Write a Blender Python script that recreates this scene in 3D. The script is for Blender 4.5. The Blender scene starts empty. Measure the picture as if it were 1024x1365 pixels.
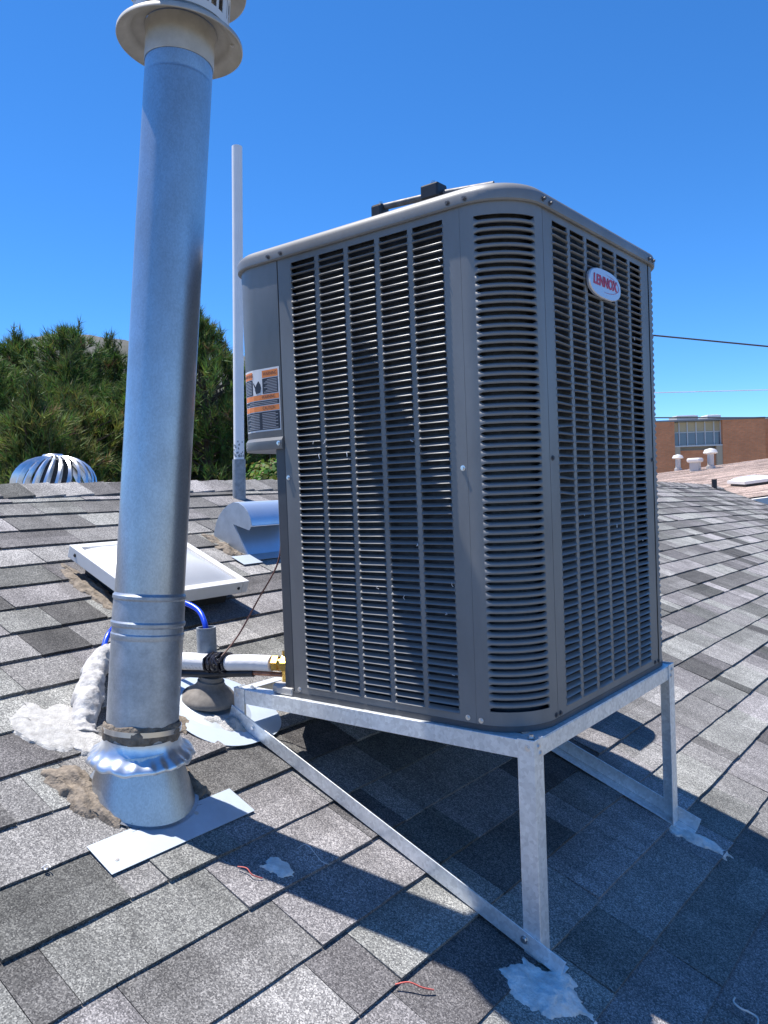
import bpy, bmesh, math, random
from mathutils import Vector, Matrix, noise
rnd = random.Random(7)
PI = math.pi
sc = bpy.context.scene
col = sc.collection
# ------------------------------------------------------------------ camera, sky, sun
cam_d = bpy.data.cameras.new('camera'); cam = bpy.data.objects.new('camera', cam_d); col.objects.link(cam)
CAM = Vector((0.7730, -1.4223, 0.5043))
cam.matrix_world = Matrix(((0.78514, 0.01316, 0.61918, CAM.x), (0.61818, 0.04382, -0.78481, CAM.y),
                           (-0.03746, 0.99895, 0.02627, CAM.z), (0, 0, 0, 1)))
cam_d.sensor_fit = 'AUTO'; cam_d.sensor_width = 36; cam_d.lens = 36*1077.2/1365
cam_d.clip_start = 0.05; cam_d.clip_end = 3000
sc.camera = cam
SUN = Vector((0.37, 0.085, -1.0)).normalized()          # the way the light travels
elev = math.asin(-SUN.z); azim = math.atan2(-SUN.x, -SUN.y)
w = bpy.data.worlds.new('World'); sc.world = w; w.use_nodes = True
nt = w.node_tree; nt.nodes.clear()
sky = nt.nodes.new('ShaderNodeTexSky'); sky.sky_type = 'NISHITA'; sky.sun_disc = False
sky.sun_elevation = elev; sky.sun_rotation = azim
sky.altitude = 2800; sky.air_density = 1.0; sky.dust_density = 0.0; sky.ozone_density = 10.0
hs = nt.nodes.new('ShaderNodeHueSaturation'); hs.inputs['Saturation'].default_value = 1.15
bg = nt.nodes.new('ShaderNodeBackground'); bg.inputs['Strength'].default_value = 0.132
wo = nt.nodes.new('ShaderNodeOutputWorld')
nt.links.new(sky.outputs[0], hs.inputs['Color']); nt.links.new(hs.outputs[0], bg.inputs[0]); nt.links.new(bg.outputs[0], wo.inputs[0])
sd = bpy.data.lights.new('sun', 'SUN'); sun = bpy.data.objects.new('sun', sd); col.objects.link(sun)
sd.energy = 5.0; sd.angle = math.radians(0.5); sd.color = (1.0, 0.955, 0.89)
sun.rotation_euler = SUN.to_track_quat('-Z', 'Y').to_euler()
sc.view_settings.view_transform = 'Standard'; sc.view_settings.look = 'None'
sc.view_settings.exposure = 0.78; sc.view_settings.gamma = 1.0; sc.view_settings.use_curve_mapping = False

# ------------------------------------------------------------------ materials
def mat(name, color, rough=0.5, metal=0.0, var=0.0, vscale=20.0, bump=0.0, bscale=200.0, spangle=0.0, sscale=120.0, spec=None, tint=None, stretch=None):
    m = bpy.data.materials.new(name); m.use_nodes = True
    n = m.node_tree; b = n.nodes['Principled BSDF']; L = n.links.new
    b.inputs['Base Color'].default_value = (*color, 1); b.inputs['Roughness'].default_value = rough
    b.inputs['Metallic'].default_value = metal
    if spec is not None: b.inputs['Specular IOR Level'].default_value = spec
    tc = n.nodes.new('ShaderNodeTexCoord'); vec = tc.outputs['Object']
    if stretch:
        mp = n.nodes.new('ShaderNodeMapping'); mp.inputs['Scale'].default_value = stretch
        L(vec, mp.inputs[0]); vec = mp.outputs[0]
    cur = None
    if var:
        t = n.nodes.new('ShaderNodeTexNoise'); t.inputs['Scale'].default_value = vscale; t.inputs['Detail'].default_value = 6
        t.inputs['Roughness'].default_value = 0.65
        L(vec, t.inputs['Vector'])
        r = n.nodes.new('ShaderNodeValToRGB'); L(t.outputs['Fac'], r.inputs[0])
        lo = tint if tint else tuple(c*(1-var) for c in color)
        r.color_ramp.elements[0].position = 0.32; r.color_ramp.elements[1].position = 0.68
        r.color_ramp.elements[0].color = (*lo, 1); r.color_ramp.elements[1].color = (*[min(1, c*(1+var*0.5)) for c in color], 1)
        cur = r.outputs[0]
        rr = n.nodes.new('ShaderNodeMapRange'); rr.inputs['To Min'].default_value = min(1, rough*1.25); rr.inputs['To Max'].default_value = rough*0.8
        L(t.outputs['Fac'], rr.inputs['Value']); L(rr.outputs[0], b.inputs['Roughness'])
    if spangle:
        v = n.nodes.new('ShaderNodeTexVoronoi'); v.inputs['Scale'].default_value = sscale; L(vec, v.inputs['Vector'])
        sx = n.nodes.new('ShaderNodeSeparateColor'); L(v.outputs['Color'], sx.inputs[0])
        mr = n.nodes.new('ShaderNodeMapRange'); mr.inputs['To Min'].default_value = 1-spangle; mr.inputs['To Max'].default_value = 1+spangle*0.6
        L(sx.outputs[0], mr.inputs['Value'])
        mx = n.nodes.new('ShaderNodeMix'); mx.data_type = 'RGBA'; mx.blend_type = 'MULTIPLY'; mx.inputs['Factor'].default_value = 1
        if cur is None: mx.inputs['A'].default_value = (*color, 1)
        else: L(cur, mx.inputs['A'])
        L(mr.outputs[0], mx.inputs['B']); cur = mx.outputs['Result']
    if cur is not None: L(cur, b.inputs['Base Color'])
    if bump:
        t2 = n.nodes.new('ShaderNodeTexNoise'); t2.inputs['Scale'].default_value = bscale; t2.inputs['Detail'].default_value = 5
        L(vec, t2.inputs['Vector'])
        bp = n.nodes.new('ShaderNodeBump'); bp.inputs['Strength'].default_value = bump; bp.inputs['Distance'].default_value = 0.004
        L(t2.outputs['Fac'], bp.inputs['Height']); L(bp.outputs[0], b.inputs['Normal'])
    return m

def shingle_mat(name, gscale, contrast):
    m = bpy.data.materials.new(name); m.use_nodes = True
    n = m.node_tree; b = n.nodes['Principled BSDF']; L = n.links.new
    b.inputs['Roughness'].default_value = 0.9; b.inputs['Specular IOR Level'].default_value = 0.25
    tc = n.nodes.new('ShaderNodeTexCoord'); at = n.nodes.new('ShaderNodeAttribute'); at.attribute_name = 'tone'
    v = n.nodes.new('ShaderNodeTexVoronoi'); v.inputs['Scale'].default_value = gscale; L(tc.outputs['Object'], v.inputs['Vector'])
    sx = n.nodes.new('ShaderNodeSeparateColor'); L(v.outputs['Color'], sx.inputs[0])
    n1 = n.nodes.new('ShaderNodeTexNoise'); n1.inputs['Scale'].default_value = gscale*0.8; n1.inputs['Detail'].default_value = 3; L(tc.outputs['Object'], n1.inputs['Vector'])
    r = n.nodes.new('ShaderNodeValToRGB'); L(sx.outputs[0], r.inputs[0])
    e = r.color_ramp.elements; e[0].position = 0.0; e[0].color = (0.38, 0.38, 0.40, 1); e[1].position = 1.0; e[1].color = (1.9, 1.88, 1.84, 1)
    a = r.color_ramp.elements.new(0.45); a.color = (0.8, 0.8, 0.8, 1); a = r.color_ramp.elements.new(0.75); a.color = (1.2, 1.2, 1.18, 1)
    mx = n.nodes.new('ShaderNodeMix'); mx.data_type = 'RGBA'; mx.blend_type = 'MULTIPLY'; mx.inputs['Factor'].default_value = contrast
    L(at.outputs['Color'], mx.inputs['A']); L(r.outputs[0], mx.inputs['B'])
    n2 = n.nodes.new('ShaderNodeTexNoise'); n2.inputs['Scale'].default_value = 9; n2.inputs['Detail'].default_value = 5; L(tc.outputs['Object'], n2.inputs['Vector'])
    mr = n.nodes.new('ShaderNodeMapRange'); mr.inputs['From Min'].default_value = 0.3; mr.inputs['From Max'].default_value = 0.7
    mr.inputs['To Min'].default_value = 0.74; mr.inputs['To Max'].default_value = 1.2
    mp = n.nodes.new('ShaderNodeMapping'); mp.inputs['Scale'].default_value = (0.9, 5.5, 0.9); L(tc.outputs['Object'], mp.inputs[0])
    n3 = n.nodes.new('ShaderNodeTexNoise'); n3.inputs['Scale'].default_value = 3; n3.inputs['Detail'].default_value = 6; L(mp.outputs[0], n3.inputs['Vector'])
    av = n.nodes.new('ShaderNodeMath'); av.operation = 'ADD'; L(n2.outputs['Fac'], av.inputs[0]); L(n3.outputs['Fac'], av.inputs[1])
    hv_ = n.nodes.new('ShaderNodeMath'); hv_.operation = 'MULTIPLY'; hv_.inputs[1].default_value = 0.5; L(av.outputs[0], hv_.inputs[0]); L(hv_.outputs[0], mr.inputs['Value'])
    mr.inputs['From Min'].default_value = 0.36; mr.inputs['From Max'].default_value = 0.64
    m2 = n.nodes.new('ShaderNodeMix'); m2.data_type = 'RGBA'; m2.blend_type = 'MULTIPLY'; m2.inputs['Factor'].default_value = 1
    L(mx.outputs['Result'], m2.inputs['A']); L(mr.outputs[0], m2.inputs['B']); L(m2.outputs['Result'], b.inputs['Base Color'])
    bp = n.nodes.new('ShaderNodeBump'); bp.inputs['Strength'].default_value = 0.7; bp.inputs['Distance'].default_value = 0.002
    L(n1.outputs['Fac'], bp.inputs['Height']); L(bp.outputs[0], b.inputs['Normal'])
    return m

def attr_mat(name, rough=0.8, subsurf=None):
    m = bpy.data.materials.new(name); m.use_nodes = True
    n = m.node_tree; b = n.nodes['Principled BSDF']
    b.inputs['Roughness'].default_value = rough; b.inputs['Specular IOR Level'].default_value = 0.3
    at = n.nodes.new('ShaderNodeAttribute'); at.attribute_name = 'tone'
    n.links.new(at.outputs['Color'], b.inputs['Base Color'])
    if subsurf:
        tr = n.nodes.new('ShaderNodeBsdfTranslucent'); n.links.new(at.outputs['Color'], tr.inputs[0])
        mx = n.nodes.new('ShaderNodeMixShader'); mx.inputs[0].default_value = subsurf
        out = n.nodes['Material Output']
        n.links.new(b.outputs[0], mx.inputs[1]); n.links.new(tr.outputs[0], mx.inputs[2]); n.links.new(mx.outputs[0], out.inputs[0])
    return m

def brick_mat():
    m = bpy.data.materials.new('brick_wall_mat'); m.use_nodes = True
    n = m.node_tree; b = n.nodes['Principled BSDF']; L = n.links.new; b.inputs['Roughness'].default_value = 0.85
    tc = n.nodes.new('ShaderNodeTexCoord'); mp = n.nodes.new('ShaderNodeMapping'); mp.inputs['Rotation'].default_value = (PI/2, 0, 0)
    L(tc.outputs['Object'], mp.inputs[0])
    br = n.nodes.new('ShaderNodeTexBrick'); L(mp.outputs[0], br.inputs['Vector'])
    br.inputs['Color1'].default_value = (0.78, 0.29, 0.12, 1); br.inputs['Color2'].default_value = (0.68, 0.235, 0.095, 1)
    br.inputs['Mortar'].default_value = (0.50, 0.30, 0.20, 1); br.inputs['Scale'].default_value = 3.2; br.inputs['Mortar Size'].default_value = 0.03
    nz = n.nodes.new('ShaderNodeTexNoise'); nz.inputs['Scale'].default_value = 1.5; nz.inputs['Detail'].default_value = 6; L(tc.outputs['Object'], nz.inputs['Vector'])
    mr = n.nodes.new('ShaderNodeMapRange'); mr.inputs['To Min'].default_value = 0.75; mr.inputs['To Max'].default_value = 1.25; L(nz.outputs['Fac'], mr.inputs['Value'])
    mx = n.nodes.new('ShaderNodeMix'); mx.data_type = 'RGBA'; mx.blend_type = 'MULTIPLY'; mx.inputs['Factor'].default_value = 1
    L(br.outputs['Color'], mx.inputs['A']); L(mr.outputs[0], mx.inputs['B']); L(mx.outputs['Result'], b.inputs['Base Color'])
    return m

M = dict(
 paint=mat('unit_paint', (0.212, 0.212, 0.212), 0.46, 0.2, var=0.22, vscale=3.2, bump=0.06, bscale=14, stretch=(1.4, 1.4, 0.6)),
 paint_dark=mat('unit_paint_dark', (0.085, 0.088, 0.095), 0.5, 0.2, var=0.2, vscale=8),
 coil=mat('coil_fins', (0.042, 0.048, 0.06), 0.6, 0.3, var=0.5, vscale=60),
 galv=mat('galvanized_pipe', (0.50, 0.53, 0.56), 0.36, 0.88, var=0.18, vscale=7, bump=0.04, bscale=60, spangle=0.11, sscale=420, stretch=(1, 1, 0.6)),
 galv_dull=mat('galvanized_dull', (0.46, 0.50, 0.55), 0.46, 0.85, var=0.28, vscale=16, spangle=0.08, sscale=300),
 angle=mat('galvanized_angle', (0.80, 0.83, 0.85), 0.40, 0.55, var=0.12, vscale=18, bump=0.06, bscale=150, spangle=0.14, sscale=130),
 flash=mat('flashing_sheet', (0.55, 0.62, 0.70), 0.5, 0.55, var=0.12, vscale=9),
 alu=mat('crumpled_aluminium', (0.75, 0.79, 0.84), 0.33, 0.9, var=0.15, vscale=25),
 bar=mat('weathered_tube', (0.13, 0.13, 0.14), 0.55, 0.3, var=0.4, vscale=60),
 screw=mat('screw_steel', (0.72, 0.72, 0.72), 0.28, 0.95),
 brass=mat('brass', (0.80, 0.52, 0.14), 0.28, 0.95, var=0.3, vscale=50),
 copper=mat('copper', (0.40, 0.19, 0.12), 0.4, 0.8, var=0.4, vscale=60),
 white=mat('white_paint', (0.68, 0.67, 0.65), 0.5, 0, var=0.06, vscale=12),
 pvc=mat('white_pvc', (0.80, 0.79, 0.80), 0.38, 0, var=0.05, vscale=12),
 acrylic=mat('skylight_acrylic', (0.60, 0.61, 0.63), 0.22, 0, var=0.04, vscale=5),
 cream=mat('cream_metal', (0.45, 0.43, 0.395), 0.5, 0.1, var=0.2, vscale=16),
 grey_pvc=mat('grey_pipe', (0.27, 0.30, 0.33), 0.6, 0.1, var=0.35, vscale=35),
 black=mat('black_plastic', (0.018, 0.018, 0.022), 0.4, 0, var=0.3, vscale=60),
 tape=mat('black_tape', (0.02, 0.018, 0.022), 0.22, 0, bump=0.9, bscale=60),
 rubber=mat('weathered_rubber', (0.19, 0.17, 0.15), 0.7, 0, var=0.35, vscale=30),
 foam=mat('white_insulation', (0.74, 0.73, 0.74), 0.45, 0, var=0.08, vscale=30, bump=0.25, bscale=90),
 lumpy=mat('painted_wrap', (0.55, 0.54, 0.53), 0.8, 0, var=0.4, vscale=35, bump=0.8, bscale=90, tint=(0.26, 0.25, 0.25)),
 plaster_shade_lift=mat('sealant_shade_lift', (0.78, 0.77, 0.75), 0.75, 0, var=0.2, vscale=40, bump=0.8, bscale=160, tint=(0.55, 0.54, 0.52)),  # same sealant made paler so patches lying in shade read bright
 plaster=mat('white_sealant', (0.50, 0.49, 0.475), 0.8, 0, var=0.3, vscale=55, bump=1.0, bscale=330, tint=(0.33, 0.32, 0.305)),
 cement=mat('brown_roof_cement', (0.22, 0.18, 0.14), 0.92, 0, var=0.5, vscale=50, bump=1.0, bscale=140),
 tar=mat('black_tar', (0.02, 0.02, 0.02), 0.6, 0, bump=0.6, bscale=120),
 blue=mat('blue_cable', (0.01, 0.06, 0.62), 0.3),
 wire=mat('brown_wire', (0.12, 0.05, 0.04), 0.5),
 redwire=mat('red_wire', (0.55, 0.12, 0.10), 0.5),
 hood=mat('hood_sheet', (0.55, 0.65, 0.78), 0.38, 0.75, var=0.1, vscale=8),
 hood_side=mat('hood_side', (0.50, 0.55, 0.60), 0.5, 0.5, var=0.15, vscale=20),
 turbine=mat('turbine_aluminium', (0.80, 0.82, 0.85), 0.3, 0.9, var=0.1, vscale=12),
 orange=mat('label_orange', (0.80, 0.24, 0.05), 0.5), labelwhite=mat('label_white', (0.75, 0.75, 0.76), 0.5),
 labelblack=mat('label_black', (0.02, 0.02, 0.03), 0.5), labelline=mat('label_print', (0.42, 0.42, 0.46), 0.5),
 badge=mat('badge_silver', (0.62, 0.62, 0.66), 0.3, 0.5), badge_red=mat('badge_red', (0.50, 0.02, 0.06), 0.35),
 stucco=mat('stucco_wall', (0.45, 0.40, 0.33), 0.9, var=0.1, vscale=3),
 shingle=shingle_mat('granule_shingles', 430, 0.95), shingle_far=shingle_mat('granule_shingles_far', 150, 0.8),
 deck=mat('roof_felt', (0.03, 0.03, 0.03), 0.9),
 needles=attr_mat('pine_needles', 0.6, 0.25), leaf=attr_mat('shrub_leaves', 0.6, 0.3),
 trunk=mat('bark', (0.10, 0.07, 0.05), 0.9, var=0.4, vscale=20, bump=0.8, bscale=30),
 ground=mat('dry_ground', (0.20, 0.17, 0.11), 0.95, var=0.35, vscale=0.08),
 hill=mat('hill_scrub', (0.085, 0.08, 0.075), 0.95, var=0.4, vscale=0.05, tint=(0.05, 0.055, 0.045)),
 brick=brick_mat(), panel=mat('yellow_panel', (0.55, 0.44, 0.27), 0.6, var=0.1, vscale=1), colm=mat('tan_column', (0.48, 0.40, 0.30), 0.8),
 glass=mat('window_glass', (0.16, 0.17, 0.20), 0.12, 0.3), mullion=mat('mullion', (0.62, 0.62, 0.62), 0.5),
 coping=mat('coping', (0.25, 0.26, 0.28), 0.6), cable=mat('power_cable', (0.03, 0.03, 0.035), 0.6), cable_l=mat('power_cable_light', (0.45, 0.50, 0.55), 0.5),
 wood=mat('pole_wood', (0.16, 0.11, 0.07), 0.9), vent=mat('roof_vent_metal', (0.50, 0.48, 0.46), 0.5, 0.4),
 leafdry=mat('dry_leaf', (0.42, 0.25, 0.12), 0.8),
)

# ------------------------------------------------------------------ mesh helpers
class MB:
    def __init__(s): s.v = []; s.f = []; s.t = []
    def add(s, vs, fs, tone=None):
        o = len(s.v); s.v += [tuple(v) for v in vs]
        for f in fs: s.f.append(tuple(i+o for i in f)); s.t.append(tone)
        return s
    def box(s, x0, x1, y0, y1, z0, z1, fn=None, tone=None):
        vs = [(x, y, z) for z in (z0, z1) for y in (y0, y1) for x in (x0, x1)]
        if fn: vs = [fn(*v) for v in vs]
        return s.add(vs, [(0, 2, 3, 1), (4, 5, 7, 6), (0, 1, 5, 4), (2, 6, 7, 3), (0, 4, 6, 2), (1, 3, 7, 5)], tone)
    def rings(s, rings, closed=True, cap0=True, cap1=True, tone=None):
        n = len(rings[0]); vs = [v for r in rings for v in r]; fs = []
        for k in range(len(rings)-1):
            for i in range(n if closed else n-1):
                a = k*n+i; b = k*n+(i+1) % n
                fs.append((a, b, b+n, a+n))
        if closed and cap0: fs.append(tuple(reversed(range(n))))
        if closed and cap1: fs.append(tuple(range((len(rings)-1)*n, len(rings)*n)))
        return s.add(vs, fs, tone)
    def tube(s, pts, r, n=10, cap=True, tone=None):
        pts = [Vector(p) for p in pts]; rs = r if isinstance(r, (list, tuple)) else [r]*len(pts)
        up = None; rings = []
        for i, p in enumerate(pts):
            d = (pts[min(i+1, len(pts)-1)]-pts[max(i-1, 0)]).normalized()
            if up is None: up = d.orthogonal().normalized()
            up = (up-d*up.dot(d)).normalized(); q = d.cross(up)
            rings.append([p+(up*math.cos(2*PI*k/n)+q*math.sin(2*PI*k/n))*rs[i] for k in range(n)])
        return s.rings(rings, True, cap, cap, tone)
    def lathe(s, prof, n=48, mtx=None, cap0=False, cap1=False, wob=None, tone=None):
        rings = []
        for r, z in prof:
            ring = []
            for k in range(n):
                a = 2*PI*k/n; rr, zz = (r, z) if wob is None else wob(r, z, a)
                v = Vector((rr*math.cos(a), rr*math.sin(a), zz)); ring.append(mtx @ v if mtx else v)
            rings.append(ring)
        return s.rings(rings, True, cap0, cap1, tone)
    def prism(s, poly, fn, d0, d1):          # fn(a, b, d) -> xyz
        n = len(poly); vs = [fn(a, b, d0) for a, b in poly]+[fn(a, b, d1) for a, b in poly]
        fs = [tuple(range(n)), tuple(reversed(range(n, 2*n)))]+[(i, i+n, (i+1) % n+n, (i+1) % n) for i in range(n)]
        return s.add(vs, fs)
    def mesh(s, name, m, smooth=False, off=None):
        vs = s.v if off is None else [(v[0]-off[0], v[1]-off[1], v[2]-off[2]) for v in s.v]
        me = bpy.data.meshes.new(name); me.from_pydata(vs, [], s.f)
        if any(t is not None for t in s.t):
            ca = me.color_attributes.new('tone', 'FLOAT_COLOR', 'CORNER'); buf = []
            for p, t in zip(me.polygons, s.t): buf += list((*t, 1) if t else (0.2, 0.2, 0.2, 1))*len(p.vertices)
            ca.data.foreach_set('color', buf)
        me.validate()
        bm = bmesh.new(); bm.from_mesh(me); bmesh.ops.recalc_face_normals(bm, faces=bm.faces) if len(bm.faces) < 20000 else None
        bm.to_mesh(me); bm.free()
        me.materials.append(m)
        if smooth:
            me.polygons.foreach_set('use_smooth', [True]*len(me.polygons))
            me.set_sharp_from_angle(angle=math.radians(smooth if smooth is not True else 40))
        return me
    def build(s, name, m, parent=None, smooth=False, bevel=0, kind=None, label=None):
        off = None
        if parent is not None:
            off = Vector(parent.location); p = parent.parent
            while p is not None: off += Vector(p.location); p = p.parent
        o = bpy.data.objects.new(name, s.mesh(name, m, smooth, off)); col.objects.link(o)
        if parent is not None: o.parent = parent
        if bevel:
            b = o.modifiers.new('bevel', 'BEVEL'); b.width = bevel; b.segments = 2; b.limit_method = 'ANGLE'; b.angle_limit = math.radians(50)
        if kind: o['kind'] = kind
        if label: o['label'] = label
        return o

def tag(o, label, cat, group=None, kind=None):
    o['label'] = label; o['category'] = cat
    if group: o['group'] = group
    if kind: o['kind'] = kind
    return o
def thing(name, loc, label, cat, group=None):
    o = bpy.data.objects.new(name, None); o.location = loc; o.empty_display_size = 0.05; col.objects.link(o)
    return tag(o, label, cat, group)
def place(o, parent, loc=(0, 0, 0)):
    col.objects.link(o); o.parent = parent; o.location = loc; return o
def text_obj(name, txt, size, m, fn, parent, shear=0.0, ext=0.0008, sx=1.0, bold=0.0):
    cu = bpy.data.curves.new(name, 'FONT'); cu.body = txt; cu.size = size; cu.align_x = 'CENTER'; cu.align_y = 'CENTER'
    cu.shear = shear; cu.extrude = ext; cu.offset = bold
    tmp = bpy.data.objects.new('tmp', cu); col.objects.link(tmp)
    me = bpy.data.meshes.new_from_object(tmp.evaluated_get(bpy.context.evaluated_depsgraph_get()))
    bpy.data.objects.remove(tmp)
    off = Vector(parent.location); p = parent.parent
    while p is not None: off += Vector(p.location); p = p.parent
    for v in me.vertices: v.co = Vector(fn(v.co.x*sx, v.co.y, v.co.z))-off
    me.materials.clear(); me.materials.append(m)
    o = bpy.data.objects.new(name, me); col.objects.link(o); o.parent = parent
    return o

# ------------------------------------------------------------------ the roof we stand on
TS = 0.3977; SL = math.atan(TS); NRM = Vector((math.sin(SL), 0, math.cos(SL)))
RIDGE = -2.56; YEND = 10.1; XLOW = 2.6; Y0 = -3.2
def sag(y): return -0.0021*max(0.0, y-1)**2
def rp(x, y, h=0.0):
    return Vector((x, y, -0.44-x*TS+sag(y)))+NRM*h
def rz(x, y): return -0.44-x*TS+sag(y)
d = MB()
ys = [Y0+(YEND-Y0)*i/14 for i in range(15)]
top = [[rp(RIDGE, y, -0.012) for y in ys], [rp(XLOW, y, -0.012) for y in ys]]
d.rings([[rp(XLOW, y, -0.05) for y in ys], [rp(XLOW, y, -0.004) for y in ys], [rp(RIDGE, y, -0.004) for y in ys],
         [rp(RIDGE, y, -0.004)+Vector((-5, 0, -5*TS)) for y in ys], [rp(RIDGE, y, -0.12)+Vector((-5, 0, -5*TS)) for y in ys]], closed=False)
roof = d.build('roof', M['deck']); roof['kind'] = 'structure'; roof['label'] = 'grey shingled pitched roof slope'
EXPX = 0.143*math.cos(SL); S0 = -0.5235
def tone_pick(r):
    k = r.random()
    if k < 0.12: g = 0.086
    elif k < 0.32: g = 0.128
    elif k < 0.66: g = 0.198
    elif k < 0.88: g = 0.245
    else: g = 0.285
    g *= r.uniform(0.9, 1.1); h = r.random()
    if h < 0.3: return (g*1.02, g*1.02, g*0.97)
    if h < 0.6: return (g*1.04, g*0.99, g*1.0)
    return (g*1.03, g, g*0.98)
def proj_xy(P):
    q = Vector(P)-CAM; mw = cam.matrix_world
    dep = -(q.dot(Vector((0.61918, -0.78481, 0.02627))))
    if dep < 0.1: return None
    return 512+1077*q.dot(Vector((0.78514, 0.61818, -0.03746)))/dep, 682.5-1077*q.dot(Vector((0.01316, 0.04382, 0.99895)))/dep, dep
pieces = []
kmin = math.ceil((RIDGE+0.02-S0)/EXPX); kmax = int((XLOW-S0)/EXPX)
r2 = random.Random(11)
for k in range(kmin, kmax+1):
    xb = S0+k*EXPX
    y = Y0-r2.uniform(0, 0.2)
    ph = r2.uniform(0, 6)
    while y < YEND:
        wdt = r2.choice([0.08, 0.12, 0.16, 0.2, 0.25, 0.3, 0.34, 0.4])*r2.uniform(0.9, 1.12)
        y1 = min(y+wdt, YEND); 
        if y1-y > 0.02: pieces.append((xb, y, y1, ph))
        y = y1
def shingle(mb, xb, ya, yb, ph, r):
    t = 0.0055+(0.0028 if r.random() < 0.45 else 0)+r.uniform(0, 0.0012)
    je = r.uniform(-0.0015, 0.0015); skew = r.uniform(-0.0015, 0.0015); gap = 0.0008
    lift = r.uniform(0.001, 0.004) if r.random() < 0.12 else 0
    def wv(y): return 0.0016*math.sin(y*1.7+ph)+0.0010*math.sin(y*6.1+ph*2)
    x0 = max(xb-EXPX-0.012, RIDGE)
    a0, a1 = ya+gap, yb-gap
    def P(x, y, h): return rp(x, y, h)
    vs = []; K = 3 if yb-ya < 0.22 else 5
    for q in range(K+1):
        u = q/K; yy = a0+(a1-a0)*u; sk = skew*(1-2*u)+(r.uniform(-0.0009, 0.0009) if 0 < q < K else 0)
        xx = xb+je+wv(yy)+sk; lf = lift*u*u+(r.uniform(-0.0004, 0.0008))
        vs += [P(x0, yy, -0.002), P(xx, yy, -0.002), P(xx, yy, t+lf), P(xx-EXPX*0.5, yy, t*0.55+lf*0.2), P(x0, yy, 0.0003)]
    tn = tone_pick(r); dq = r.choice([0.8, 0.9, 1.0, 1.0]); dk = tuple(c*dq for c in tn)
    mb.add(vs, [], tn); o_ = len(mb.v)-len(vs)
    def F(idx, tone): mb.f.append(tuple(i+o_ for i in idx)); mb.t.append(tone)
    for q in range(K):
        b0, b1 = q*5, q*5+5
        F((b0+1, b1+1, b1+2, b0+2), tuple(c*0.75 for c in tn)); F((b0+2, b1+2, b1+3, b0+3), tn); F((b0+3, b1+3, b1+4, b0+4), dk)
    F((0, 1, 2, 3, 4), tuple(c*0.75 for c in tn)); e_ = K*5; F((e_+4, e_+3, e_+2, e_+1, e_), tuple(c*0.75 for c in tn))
scored = []
for i, (xb, ya, yb, ph) in enumerate(pieces):
    c = proj_xy(rp(xb-EXPX/2, (ya+yb)/2)); s_ = 0
    if c and -40 < c[0] < 1064 and -40 < c[1] < 1400: s_ = (yb-ya)/c[2]**2
    scored.append((s_, i))
scored.sort(reverse=True); single = {i for s_, i in scored[:300]}
rest = MB()
for i, pc in enumerate(pieces):
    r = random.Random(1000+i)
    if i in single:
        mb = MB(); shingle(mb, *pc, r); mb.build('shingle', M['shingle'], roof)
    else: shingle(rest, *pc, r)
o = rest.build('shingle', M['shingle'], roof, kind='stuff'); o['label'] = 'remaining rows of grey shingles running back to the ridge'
# ridge caps and the far slope
y = Y0; r = random.Random(3); capstuff = MB(); ncap = 0
while y < YEND:
    y1 = y+0.135; mb = MB(); t0 = 0.010; tn = tone_pick(r)
    def RC(x, yy, h):
        z = rz(RIDGE, yy)-abs(x-RIDGE)*TS*0.96+h; return Vector((x, yy, z))
    vs = []
    for yy, h in ((y-0.01, 0.007), (y1, 0.016)):
        vs += [RC(RIDGE-0.14, yy, h), RC(RIDGE, yy, h+0.002), RC(RIDGE+0.14, yy, h), RC(RIDGE+0.14, yy, h-0.008), RC(RIDGE-0.14, yy, h-0.008)]
    mb.add(vs, [(0, 5, 6, 1), (1, 6, 7, 2), (2, 7, 8, 3), (0, 4, 9, 5), (5, 9, 8, 7, 6), (0, 1, 2, 3, 4)], tn)
    c = proj_xy(RC(RIDGE, y, 0))
    if c and -20 < c[0] < 400: mb.build('ridge_cap', M['shingle'], roof)
    else: capstuff.add(mb.v, mb.f, tn)
    y = y1
capstuff.build('ridge_cap', M['shingle'], roof, kind='stuff')
bk = MB()
for k in range(34):
    xa = RIDGE-0.02-k*EXPX; xbk = xa-EXPX
    for j in range(20):
        ya = Y0+(YEND-Y0)*j/20; yb = Y0+(YEND-Y0)*(j+1)/20
        def Q(x, yy, h): return Vector((x, yy, rz(RIDGE, yy)-(RIDGE-x)*TS+h))
        bk.add([Q(xa, ya, 0.001), Q(xa, yb, 0.001), Q(xbk, yb, 0.008), Q(xbk, ya, 0.008), Q(xbk, yb, 0), Q(xbk, ya, 0)], [(0, 1, 2, 3), (3, 2, 4, 5)], tone_pick(r))
bk.build('back_slope', M['shingle_far'], roof, kind='stuff')
wl = MB()
wl.box(RIDGE-4.6, XLOW-0.3, Y0+0.25, YEND-0.15, -4.2, -1.9)
gp = [(RIDGE-4.6, -1.95), (XLOW-0.3, -1.95), (XLOW-0.3, -0.44-(XLOW-0.3)*TS-0.30), (RIDGE, 0.35), (RIDGE-4.6, 0.35-4.6*TS+0.02)]
wl.prism(gp, lambda a, b, dd: (a, dd, b-0.12), YEND-0.2, YEND-0.3); wl.prism(gp, lambda a, b, dd: (a, dd, b-0.05), Y0+0.3, Y0+0.4)
tag(wl.build('house_wall', M['stucco']), 'plain stucco walls carrying the grey shingled roof', 'house wall', kind='structure')

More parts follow.
